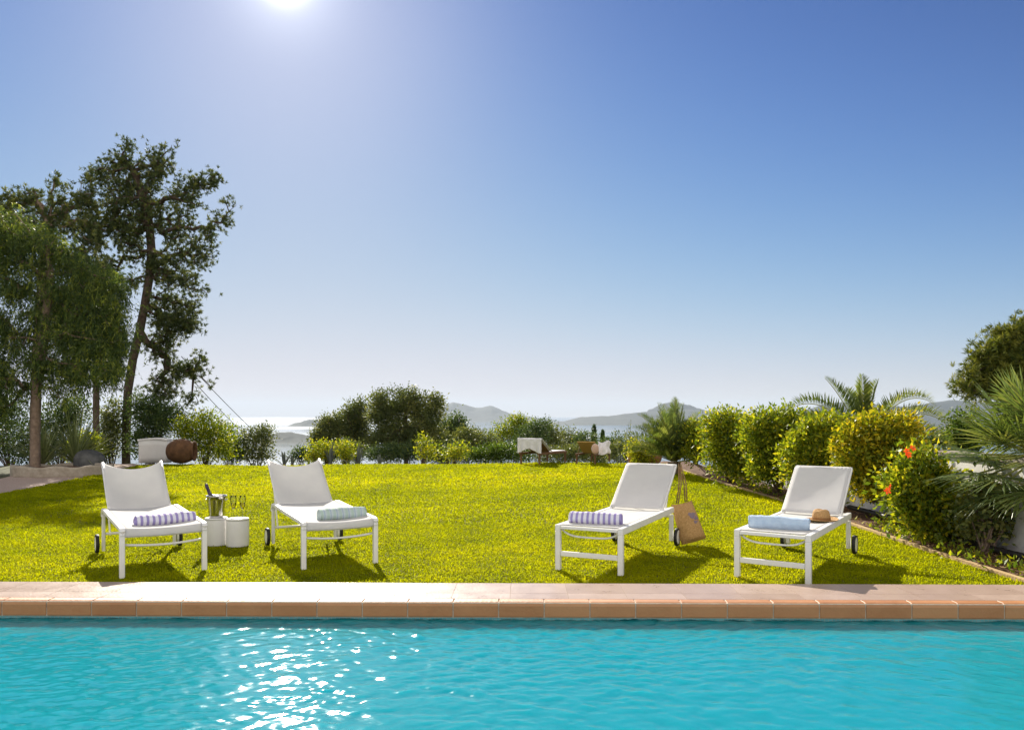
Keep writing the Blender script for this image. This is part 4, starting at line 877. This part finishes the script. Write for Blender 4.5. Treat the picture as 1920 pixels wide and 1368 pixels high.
# ------------------------------------------------------------------ bushes and trees beyond the far edge of the lawn
GRP = 'bushes and trees beyond the far lawn edge'
for i, (nm, px, D, bl, n, mt_, sz, lab) in enumerate((
    ('bush', 385, 26.5, [(385, 800, 36, 30), (360, 825, 30, 30), (410, 820, 32, 34), (350, 800, 22, 20), (395, 850, 48, 14)], 4200, 'l_lime', .085, 'broad light green bush right of the rust brown jar'),
    ('bush', 482, 29, [(482, 830, 26, 28), (462, 820, 14, 18), (498, 815, 16, 18), (480, 852, 36, 12)], 2400, 'l_olive', .085, 'small olive bush standing alone in front of the sea'),
    ('tree', 612, 34, [(615, 815, 22, 36), (600, 830, 14, 26), (628, 800, 16, 20)], 2600, 'l_olive', .10, 'narrow olive tree at the left foot of the big round tree'),
    ('tree', 668, 35, [(668, 790, 30, 36), (655, 800, 20, 40), (672, 765, 18, 16), (680, 830, 24, 30)], 3400, 'l_olive', .10, 'mid sized tree touching the left side of the big round tree'),
    ('tree', 760, 33, [(745, 758, 50, 26), (722, 775, 30, 34), (795, 770, 36, 30), (760, 800, 62, 40), (735, 825, 46, 40), (800, 815, 36, 30), (715, 745, 16, 16), (765, 742, 26, 12), (815, 765, 16, 24)], 8500, 'l_olive', .10, 'biggest round dark green tree beyond the middle of the lawn'),
    ('tree', 838, 36, [(840, 815, 30, 34), (855, 795, 18, 18), (830, 840, 30, 26)], 2600, 'l_dark', .10, 'dark tree leaning on the right side of the big round tree'),
    ('bush', 900, 34, [(900, 825, 28, 20), (885, 840, 24, 22), (920, 842, 24, 22)], 2400, 'l_olive', .10, 'low olive bush just left of the far white draped lounger'),
    ('bush', 955, 40, [(958, 805, 34, 20), (945, 825, 34, 24), (980, 800, 20, 20), (968, 790, 14, 10)], 2800, 'l_lime', .11, 'yellowish green treetop behind the white draped lounger'),
    ('bush', 1025, 42, [(1025, 808, 24, 16), (1010, 825, 28, 18), (1040, 825, 22, 16)], 2200, 'l_olive', .11, 'rounded treetop above the gap between the far loungers'),
    ('bush', 1062, 46, [(1062, 820, 28, 16), (1080, 835, 26, 18), (1050, 838, 24, 18)], 2000, 'l_olive', .12, 'low treetop behind the ochre lounger'),
    ('bush', 1100, 44, [(1098, 822, 20, 14), (1105, 845, 30, 18)], 1500, 'l_dark', .12, 'dark low treetop to the left of the two cypresses'),
    ('bush', 950, 29, [(945, 848, 34, 16), (915, 850, 28, 14), (980, 852, 24, 12), (890, 852, 18, 12)], 2800, 'l_green', .085, 'low green hedge right behind the white draped lounger'),
    ('bush', 1068, 29, [(1050, 852, 24, 12), (1085, 850, 30, 14), (1125, 852, 24, 12), (1020, 854, 18, 10)], 2400, 'l_olive', .085, 'low olive hedge right behind the ochre lounger'),
    ('bush', 1165, 27, [(1165, 845, 22, 18), (1185, 835, 14, 18), (1150, 850, 14, 12)], 1800, 'l_olive', .07, 'small olive bush beside the terracotta jar'),
    ('bush', 660, 31, [(620, 850, 26, 12), (660, 846, 30, 14), (640, 838, 20, 12)], 2600, 'l_olive', .085, 'low undergrowth below the narrow olive tree and the mid sized tree'),
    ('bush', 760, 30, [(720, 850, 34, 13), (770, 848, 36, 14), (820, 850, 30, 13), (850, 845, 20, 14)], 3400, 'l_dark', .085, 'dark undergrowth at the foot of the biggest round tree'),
    ('bush', 868, 33, [(870, 828, 22, 24), (862, 845, 18, 16), (885, 815, 14, 14)], 1900, 'l_olive', .09, 'olive bush filling the gap right of the dark leaning tree'),
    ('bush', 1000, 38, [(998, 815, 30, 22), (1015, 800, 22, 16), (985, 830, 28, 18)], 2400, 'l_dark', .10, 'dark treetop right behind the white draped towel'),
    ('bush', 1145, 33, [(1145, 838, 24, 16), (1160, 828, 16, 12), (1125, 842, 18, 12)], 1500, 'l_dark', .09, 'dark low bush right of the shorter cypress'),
    ('bush', 432, 29, [(432, 838, 22, 22), (445, 850, 18, 14), (425, 815, 14, 18)], 1700, 'l_green', .085, 'green bush between the broad light bush and the small lone bush'),
    ('bush', 572, 31, [(565, 850, 16, 12), (585, 852, 14, 12), (555, 856, 12, 8)], 1100, 'l_dark', .08, 'tiny dark bush at the lawn edge below the island'))):
    if nm == 'tree':
        x, y, z = foot(px, D); top = bl[0]
        tree('round_tree', lab, 'tree', [(x, y, z - .2), (x + .05, y, z * .55), P(px, top[1] + 45, D), P(px, top[1] + 15, D)], bl, D, 260, mt_, sz, n // 70, GRP, r_max=.10, seed=40 + i, tone=(.5, .25), shell=.42)
    else:
        shrub(nm, lab, 'bush', foot(px, D, -.1), bl, D, n, mt_, sz, GRP, seed=40 + i, per=12)
G2 = 'young bright plants along the far lawn edge'
for i, (px, bl, n, lab) in enumerate((
    (592, [(590, 845, 9, 14), (585, 856, 12, 10)], 420, 'bright yellow green sprig just left of the first agave leaf tips'),
    (612, [(612, 848, 12, 13), (606, 836, 7, 9)], 480, 'bright yellow green bush in front of the narrow olive tree'),
    (645, [(645, 842, 15, 16), (652, 855, 16, 9)], 620, 'round bright yellow green bush in front of the mid sized tree'),
    (793, [(792, 828, 6, 17), (800, 850, 15, 12), (812, 842, 9, 12)], 560, 'upright bright green shoot plant in front of the big round tree'),
    (850, [(850, 850, 20, 13), (862, 842, 12, 12)], 560, 'spreading bright green plant right of the upright shoots'))):
    x, y, z = foot(px, 24.6); shrub('young_plant', lab, 'plant', (x, y, z - .03), bl, 24.6, n, 'l_lime', .075, G2, seed=70 + i, per=7, tone=(.66, .2), rstem=.01)
G3 = 'agaves along the far lawn edge'
for i, (px, hgt_, lab) in enumerate(((533, .46, 'grey agave with upright pointed leaves in front of the sea'), (620, .62, 'grey agave between the two bright bushes'), (672, .66, 'tall grey agave in front of the mid sized tree'), (712, .34, 'low pale agave in front of the big round tree'), (548, .30, 'small grey agave right of the upright one near the sea'))):
    x, y, z = foot(px, 24.3); sword_plant('agave', lab, 'agave', (x, y, z - .02), 16, hgt_, .10, 'l_agave', 80 + i, spread=.75, lift=.35, curve=.05, group=G3)
def cypress(label, px, top, hw, D, seed):
    x, y, z = foot(px, D); r = np.random.default_rng(seed); zt_ = P(px, top, D).z; h_ = zt_ - z; root = thing('cypress', label, 'cypress', (x, y, z), 0, 'cypresses behind the ochre lounger')
    s = MB(); s.tube([(0, 0, -.2), (0, 0, h_ * .9)], [.09, .02], 7); s.build('trunk', M['bark'], root)
    n = 2600; f = r.uniform(0, 1, n) ** .8; a = r.uniform(0, 6.283, n); q = hw / F * D * np.sqrt(np.clip(1 - f, 0, 1)) * np.minimum(1, f * 8 + .4) * r.uniform(.55, 1.05, n)
    p_ = np.stack([np.cos(a) * q, np.sin(a) * q, f * h_ * .98], -1); d = unit(np.stack([np.cos(a) * .3, np.sin(a) * .3, np.ones(n)], -1) + r.normal(size=(n, 3)) * .25)
    V, Q = leaves_mesh(p_, d, r.normal(size=(n, 3)), .22 * r.uniform(.6, 1.2, n), .35); mesh_np('crown', V, [Q], M['l_dark'], root, rnd=np.clip(r.normal(.4, .2, n), 0, 1))
cypress('taller dark cypress behind the ochre lounger', 1114, 796, 9, 48, 1)
cypress('shorter cypress just right of the taller one', 1130, 806, 8, 50, 2)
# dry tall stalks beside the terracotta jar
r = np.random.default_rng(91); px = 1185; x, y, z = foot(px, 22.5); root = thing('tall_weed', 'thin tall stalks with small leaves rising beside the terracotta jar', 'plant', (x, y, 0))
V, Q, A, B = [], [], [], []
for k in range(11):
    a = np.array([r.uniform(-.5, .45), r.uniform(-.2, .2), 0]); b_ = a + np.array([r.uniform(-.2, .25), r.uniform(-.1, .1), r.uniform(.75, 1.35)]); A.append(a); B.append(b_)
A, B = np.array(A), np.array(B); V, Q = edges_mesh(A, B, np.full(len(A), .007), np.full(len(A), .004)); mesh_np('stem', V, [Q], M['l_yucca'], root, rnd=np.full(len(Q), .5))
k = np.repeat(np.arange(len(A)), 22); f = r.uniform(.25, 1, len(k))[:, None]; pp = A[k] * (1 - f) + B[k] * f; V, Q = leaves_mesh(pp, r.normal(size=(len(k), 3)) + [0, 0, .4], r.normal(size=(len(k), 3)), .075 * r.uniform(.6, 1.2, len(k)), .5); mesh_np('foliage', V, [Q], M['l_olive'], root, rnd=r.uniform(.3, .9, len(k)))
x, y, z = foot(1206, 21.0); shrub('young_plant', 'light green plant spilling round the mouth of the terracotta jar', 'plant', (x, y - .3, 0), [(1198, 852, 18, 14), (1212, 862, 16, 8), (1190, 838, 10, 12)], 20.7, 800, 'l_lime', .07, G2, seed=93, per=7, tone=(.75, .2), rstem=.01)

# ------------------------------------------------------------------ the planting bed on the right
GB = 'hedge shrubs of the planting bed'
def bedfoot(px, py): p_ = G(px, py); return (p_.x, p_.y, 0)
sh = (
    ('l_lime', 18.6, (1304, 870), [(1300, 815, 18, 22), (1308, 840, 20, 26), (1296, 850, 14, 16)], 1500, .075, (.6, .2), 'smallest bright shrub of the hedge, beside the dark round palm'),
    ('l_lime', 15.6, (1372, 905), [(1368, 800, 46, 28), (1345, 830, 30, 30), (1385, 840, 46, 36), (1400, 870, 40, 34), (1360, 865, 34, 26), (1340, 790, 22, 16)], 6200, .075, (.55, .24), 'broad green shrub with yellow left flank, left of the vase shaped one'),
    ('l_lime', 13.8, (1458, 928), [(1455, 800, 56, 30), (1425, 820, 28, 34), (1470, 835, 48, 36), (1440, 870, 32, 26), (1490, 800, 32, 28), (1432, 880, 18, 18)], 6400, .075, (.55, .24), 'vase shaped green and yellow shrub on bare stems in the hedge'),
    ('l_lime', 12.4, (1530, 945), [(1530, 815, 40, 28), (1505, 850, 34, 32), (1545, 855, 44, 40), (1500, 885, 26, 22), (1552, 800, 24, 18)], 5200, .075, (.62, .22), 'fresh green shrub directly behind the lounger with the hat'),
    ('l_yellow', 10.6, (1650, 962), [(1650, 805, 64, 28), (1610, 835, 40, 36), (1685, 830, 40, 36), (1650, 865, 62, 40), (1600, 870, 30, 26), (1690, 795, 24, 16), (1625, 905, 34, 26), (1665, 905, 30, 24)], 7200, .068, (.48, .27), 'most yellow shrub of the hedge, in front of the feathery palm'),
    ('l_lime', 8.9, (1730, 1000), [(1720, 895, 40, 36), (1745, 920, 44, 40), (1740, 965, 52, 36), (1700, 930, 24, 40), (1770, 985, 40, 26), (1725, 860, 24, 18)], 4300, .075, (.58, .28), 'low leafy bush with orange red blossoms beside the fan palm'),
    ('l_olive', 8.2, (1850, 1040), [(1850, 945, 30, 30), (1870, 975, 26, 24), (1835, 985, 24, 22), (1838, 925, 14, 14)], 900, .075, (.75, .25), 'sparse young bush on a single thin stem below the fan palm'))
for i, (mt_, D, ft, bl, n, sz, tone, lab) in enumerate(sh):
    shrub('hedge_shrub', lab, 'shrub', bedfoot(*ft), bl, D, n, mt_, sz, GB, seed=100 + i, per=9, tone=tone, bark='bark_pale', rstem=.018 if i < 6 else .014, spread=1.35, asp=.48)
# orange-red hibiscus blossoms: five broad petals round a centre
def blossom(label, p_, seed, s_=.033):
    r = np.random.default_rng(seed); root = thing('hibiscus_blossom', label, 'flower', p_, 0, 'red blossoms on the leafy bush'); nrm_ = unit(np.array([r.normal() * .5, -1, .3 + r.normal() * .3])); u = unit(np.cross(nrm_, [0, 0, 1])); v = np.cross(u, nrm_)
    V = []; Q = []
    for k in range(5):
        a = k * 1.2566 + r.normal() * .1; d = u * math.cos(a) + v * math.sin(a); t_ = np.cross(nrm_, d); b_ = len(V)
        V += [nrm_ * 0, d * s_ * .55 + t_ * s_ * .42 + nrm_ * .3 * s_, d * s_ * 1.15 + t_ * .28 * s_ + nrm_ * .2 * s_, d * s_ * 1.2 - t_ * .2 * s_ + nrm_ * .15 * s_, d * s_ * .55 - t_ * s_ * .42 + nrm_ * .3 * s_]; Q += [(b_, b_ + 1, b_ + 2, b_ + 3), (b_, b_ + 3, b_ + 4, b_ + 4)]
    tri = [(q_[0], q_[1], q_[2]) for q_ in Q[1::2]]; mesh_np('petals', V, [Q[0::2], tri], M['petal'], root, rnd=np.concatenate([r.uniform(0, 1, 5), r.uniform(0, 1, 5)]))
    s = MB(); s.tube([nrm_ * .0, nrm_ * s_ * 1.1], [.004, .006], 6); s.build('stamen', M['ochre'], root)
for k, (px, py, D, lab) in enumerate(((1700, 846, 8.55, 'upper left orange red blossom above the leafy bush'), (1711, 840, 8.5, 'topmost orange red blossom above the leafy bush'), (1703, 852, 8.6, 'orange red blossom tucked under the two top blossoms'), (1667, 912, 8.4, 'orange red blossom low on the left side of the leafy bush'), (1664, 920, 8.45, 'lowest orange red blossom on the left side of the leafy bush'))):
    blossom(lab, P(px, py, D), k)

# small weeds on the soil strip
GW = 'little weeds growing along the bed edging'
r = np.random.default_rng(5)
for k, (y_, lab) in enumerate(((7.15, 'low weed tuft at the pool end of the planting bed'), (8.0, 'low weed tuft below the sparse young bush'), (9.0, 'small weed between the edging and the leafy bush'), (9.7, 'small weed beside the wheel of the lounger with the hat'), (12.9, 'weed tuft at the foot of the vase shaped shrub'), (14.6, 'weed tuft at the foot of the broad green shrub'))):
    x_ = 4.66 + r.uniform(-.05, .1); root = thing('weed', lab, 'weed', (x_, y_, 0), 0, GW); n = 170
    c = np.stack([r.normal(0, .10, n), r.normal(0, .28, n), np.abs(r.normal(0, .05, n))], -1); V, Q = leaves_mesh(c, r.normal(size=(n, 3)) * .7 + [0, 0, .9], r.normal(size=(n, 3)), .07 * r.uniform(.5, 1.3, n), .4); mesh_np('foliage', V, [Q], M['l_lime'], root, rnd=np.clip(r.normal(.55, .25, n), 0, 1))
# soil litter
n = 1600; V, Q = leaves_mesh(np.stack([r.uniform(4.52, 5.1, n), r.uniform(6.8, 17, n), r.uniform(.02, .05, n)], -1), r.normal(size=(n, 3)) * [1, 1, .25], r.normal(size=(n, 3)) * .3 + [0, 0, 1], .045 * r.uniform(.5, 1.4, n), .5)
tag(mesh_np('leaf_litter', V, [Q], M['dry'], rnd=r.uniform(0, 1, n)), 'dry brown leaf litter on the soil of the planting bed', 'leaf litter', kind='stuff')

# ------------------------------------------------------------------ palms
def frond(base, d0, L, droop, nl, ll, wl, r, V, Q, rn, A, B, tone, vee=1.0):
    """a feather leaf: curved midrib with leaflets in a shallow V on both sides"""
    up = np.array([0, 0, 1.0]); d = d0.copy(); p_ = base.copy(); ns = 18; seg = L / ns; pts = [p_.copy()]; dirs = [d.copy()]
    for k in range(ns):
        d = unit(d - up * droop * (k / ns) * .22); p_ = p_ + d * seg; pts.append(p_.copy()); dirs.append(d.copy())
    pts = np.array(pts); dirs = np.array(dirs)
    for k in range(ns): A.append(pts[k]); B.append(pts[k + 1])
    f = np.linspace(.10, 1, nl); i = np.minimum((f * ns).astype(int), ns - 1); q = pts[i] + (pts[np.minimum(i + 1, ns)] - pts[i]) * (f * ns - i)[:, None]; dd = dirs[i]
    sd = unit(np.cross(dd, up)); nn_ = np.cross(sd, dd)
    for sg in (-1, 1):
        ld = unit(sd * sg * .75 + dd * .75 + nn_ * vee * .9 + r.normal(size=(nl, 3)) * .07); l_ = ll * np.sin(np.pi * np.clip(f * .86 + .12, 0, 1)) ** .6 * r.uniform(.85, 1.1, nl)
        v, qd = leaves_mesh(q, ld, nn_, l_, wl / ll, .1); Q.append(qd + sum(len(x) for x in V)); V.append(v); rn.append(np.clip(r.normal(tone, .15, nl), 0, 1))
def feather_palm(label, base, crown, specs, trunk_r, seed, L, group=None, nl=44, ll=.30, wl=.030):
    r = np.random.default_rng(seed); base = np.array(base, float); crown = np.array(crown, float); root = thing('feather_palm', label, 'palm', base, 0, group)
    s = MB(); nrg = 14; s.tube([Vector(base * (1 - f) + crown * f - base) for f in np.linspace(0, 1, nrg)], [trunk_r * (1 + .10 * (k % 2)) for k in range(nrg)], 12); s.build('trunk', M['trunk_palm'], root)
    for az, el, lf, dr in specs:
        V, Q, rn, A, B = [], [], [], [], []
        d0 = np.array([math.sin(az) * math.cos(el), math.cos(az) * math.cos(el), math.sin(el)]); frond(crown + d0 * .05, d0, L * lf, dr, nl, ll, wl, r, V, Q, rn, A, B, r.uniform(.35, .65))
        v2, q2 = edges_mesh(np.array(A), np.array(B), np.linspace(.014, .005, len(A)), np.linspace(.013, .004, len(A))); o0 = sum(len(x) for x in V)
        mesh_np('frond', np.concatenate(V + [v2]), [np.concatenate(Q + [q2 + o0])], M['l_palm'], root, rnd=np.concatenate(rn + [np.full(len(q2), .9)]), origin=base)
    return root
# feathery palm behind the yellow shrub, just outside the wall
D = 13.2; cr = P(1620, 830, D); x, y = cr.x, cr.y
feather_palm('feathery palm with arching fronds rising behind the yellow shrub', (x, y, gz(x, y)), cr,
    [(R(-88), R(50), 1.12, 1.0), (R(-95), R(34), 1.0, 1.1), (R(-75), R(66), .86, .3), (R(-30), R(74), .66, .4), (R(15), R(80), .80, .25), (R(60), R(74), .76, .3), (R(84), R(54), 1.08, .9), (R(92), R(40), 1.10, .9), (R(98), R(22), 1.10, .9), (R(-100), R(18), .95, 1.1), (R(180), R(40), .6, 1.0), (R(-130), R(30), .7, 1.0), (R(140), R(35), .7, 1.0), (R(40), R(45), .85, .9), (R(-50), R(40), .9, .9)], .13, 3, 1.42, nl=56, ll=.30, wl=.030)
# dark round palm at the far end of the hedge
D = 19.3; cr = P(1264, 866, D); x, y = cr.x, cr.y; r = np.random.default_rng(17); sp = []
for k in range(130): sp.append((r.uniform(0, 6.283), np.clip(r.normal(1.12, .38), .15, 1.52), r.uniform(.5, 1.08), r.uniform(.15, .6)))
feather_palm('dense dark round palm at the far end of the hedge beside the terracotta jar', (x, y, 0), cr, sp, .15, 5, 1.46, nl=40, ll=.30, wl=.030)
# fan palm at the right edge
def fan_palm(label, base, hub, n, seed):
    r = np.random.default_rng(seed); base = np.array(base, float); hub = np.array(hub, float); root = thing('fan_palm', label, 'palm', base)
    s = MB(); s.tube([Vector(base * (1 - f) + hub * f - base) for f in np.linspace(0, 1, 12)], [.12 * (1 + .12 * (k % 2)) for k in range(12)], 12); s.build('trunk', M['trunk_palm'], root)
    s = MB()
    for k in range(n):
        az = k * 2.399 + r.normal() * .2; el = np.clip(1.25 - 2.0 * (k / n) + r.normal() * .12, -.85, 1.35)
        d = np.array([math.sin(az) * math.cos(el), math.cos(az) * math.cos(el), math.sin(el)]); pl_ = r.uniform(.36, .54); hubp = hub + d * pl_ + np.array([0, 0, -.05 * (1 - el)])
        side = unit(np.cross(d, [0, 0, 1.])); nn_ = np.cross(side, d); V = []; Q = []; rn = []; off = 0; dead = el < -.74; tn = r.uniform(.35, .75)
        ns = 30; R_ = r.uniform(.44, .57)
        for j in range(ns):
            a = (j / (ns - 1) - .5) * R(250); dd = unit(d * math.cos(a) + side * math.sin(a) + nn_ * (.16 * math.cos(a) - .05) + r.normal(size=3) * .03); ww = .020; L_ = R_ * (1 - .22 * abs(j / (ns - 1) - .5) * 2) * r.uniform(.92, 1.06); t_ = unit(np.cross(dd, nn_))
            tip_d = .10 * L_ * r.uniform(.3, 1.4)
            pts = [(0, .3), (.35, .9), (.68, 1.0), (1.0, .05)]
            for f, wf in pts:
                q = hubp + dd * L_ * f - np.array([0, 0, tip_d * f ** 3]); V += [q - t_ * ww * wf * .5, q + nn_ * ww * .25 * wf, q + t_ * ww * wf * .5]
            for g_ in range(3): b_ = off + g_ * 3; Q += [(b_, b_ + 1, b_ + 4, b_ + 3), (b_ + 1, b_ + 2, b_ + 5, b_ + 4)]; rn += [np.clip(tn + r.normal(0, .12), 0, 1)] * 2
            off += 12
        a_, b2 = edges_mesh(np.array([hub]), np.array([hubp]), np.array([.014]), np.array([.010]))
        Q = np.concatenate([np.array(Q), b2 + len(V)]); V = np.concatenate([np.array(V), a_]); rn += [.9] * len(b2)
        o = mesh_np('fan_leaf', V, [Q], M['dry' if dead else 'l_palm'], root, rnd=rn, origin=base)
        if dead: o['label'] = 'dry straw coloured fan leaf hanging below the green ones'
    return root
D = 7.9; hb = P(1948, 856, D); fan_palm('big fan palm with stiff pleated leaves at the right picture edge', (hb.x, hb.y, 0), hb, 54, 4)

# ------------------------------------------------------------------ pine and bush beyond the wall on the right
D = 16.5; x = (2010 - 960) / F * D
tree('pine_tree', 'rounded green pine leaning in from the right picture edge', 'pine tree', [(x, D, gz(x, D)), P(2012, 900, D), P(2005, 800, D), P(1995, 700, D), P(1985, 610, D), P(2010, 500, D)],
     [(1838, 712, 38, 28), (1822, 728, 26, 20), (1852, 668, 30, 26), (1900, 640, 34, 34), (1880, 700, 50, 46), (1870, 690, 40, 34), (1880, 655, 34, 26), (1905, 640, 30, 20), (1910, 690, 40, 40), (1890, 730, 46, 22), (1950, 640, 50, 50), (1960, 710, 60, 40), (1940, 615, 26, 16), (2020, 600, 70, 60), (2050, 690, 80, 60), (2110, 520, 110, 70), (2100, 440, 90, 60), (2170, 600, 90, 90), (2160, 380, 90, 70), (2190, 470, 80, 80)],
     D, 2600, 'l_pine_lit', .14, 6, bark='bark', style='pine', r_max=.15, asp=.13, seed=12, tip=.008, depth=.85, tone=(.68, .26), shell=.5)
D = 14.5; x = (1808 - 960) / F * D
shrub('bush', 'small round dark green bush beyond the wall below the right pine', 'bush', (x, D, gz(x, D)), [(1808, 800, 22, 28), (1815, 825, 26, 24), (1800, 815, 16, 20)], D, 1700, 'l_green', .07, None, seed=131)
D = 24; x = (1768 - 960) / F * D
shrub('bush', 'dark flat topped bush beyond the wall between the yellow shrub and the fan palm', 'bush', (x, D, gz(x, D)), [(1765, 824, 30, 6), (1785, 830, 22, 6), (1740, 826, 16, 5)], D, 900, 'l_dark', .09, None, seed=132)

# ------------------------------------------------------------------ houses on the far right hillside
GH = 'small pale houses on the far hillside at the right'
M['house'] = noisy('house_render', (.62, .58, .52), (.74, .70, .64), .2, .9); M['roof'] = noisy('roof_tiles', (.36, .17, .09), (.46, .24, .14), .5, .9)
rh = random.Random(4); proto = None
hp = [(1738, 807), (1746, 803), (1752, 810), (1759, 806), (1765, 812), (1770, 803), (1776, 808), (1783, 801), (1788, 807), (1733, 812), (1780, 814)]
lab_all = 'tiny pale house in the sprawl on the distant hillside at the right'
t = thing('hillside_house', lab_all, 'house', (0, 0, 0), 0, GH)
s = MB(); s.box((0, 0, 2.5), (11, 8, 9)); s.build('wall', M['house'], t)
s = MB(); s._add([(-6, -4.6, 7), (6, -4.6, 7), (6, 4.6, 7), (-6, 4.6, 7), (-6, 0, 9.4), (6, 0, 9.4)], [(0, 1, 5, 4), (2, 3, 4, 5), (0, 4, 3), (1, 2, 5), (0, 3, 2, 1)]); s.build('roof', M['roof'], t)
HILL = [o for o in bpy.data.objects if o.name.startswith('hill') and o.get('kind') == 'structure' and o.type == 'MESH']
from mathutils.bvhtree import BVHTree
hm = HILL[-1]; bv = BVHTree.FromPolygons([v.co.copy() for v in hm.data.vertices], [tuple(p_.vertices) for p_ in hm.data.polygons])
first = True
for px, py in hp:
    d = Vector(((px - 960) / F, 1, -(py - HY) / F)); hit = bv.ray_cast(Vector((0, 0, H)), d.normalized())
    if hit[0] is None: continue
    h = t if first else copy_tree(t); first = False; h.location = hit[0] - Vector((0, 0, 3)); h.rotation_euler = (0, 0, rh.uniform(-.6, .6)); h.scale = [rh.uniform(.8, 1.4)] * 3

# ------------------------------------------------------------------ air
m, t, out = mat('haze_air'); pv = N(t, 'ShaderNodeVolumePrincipled'); pv.inputs['Color'].default_value = (.62, .73, .88, 1); pv.inputs['Density'].default_value = 3.4e-5; pv.inputs['Anisotropy'].default_value = .15
t.links.new(pv.outputs[0], out.inputs['Volume']); M['haze'] = m
s = MB(); s.box((0, 19500, 270), (78000, 41000, 760)); o = s.build('haze', M['haze']); tag(o, kind='stuff'); o['label'] = 'pale sea haze between the garden and the far mountains'; o['category'] = 'haze'
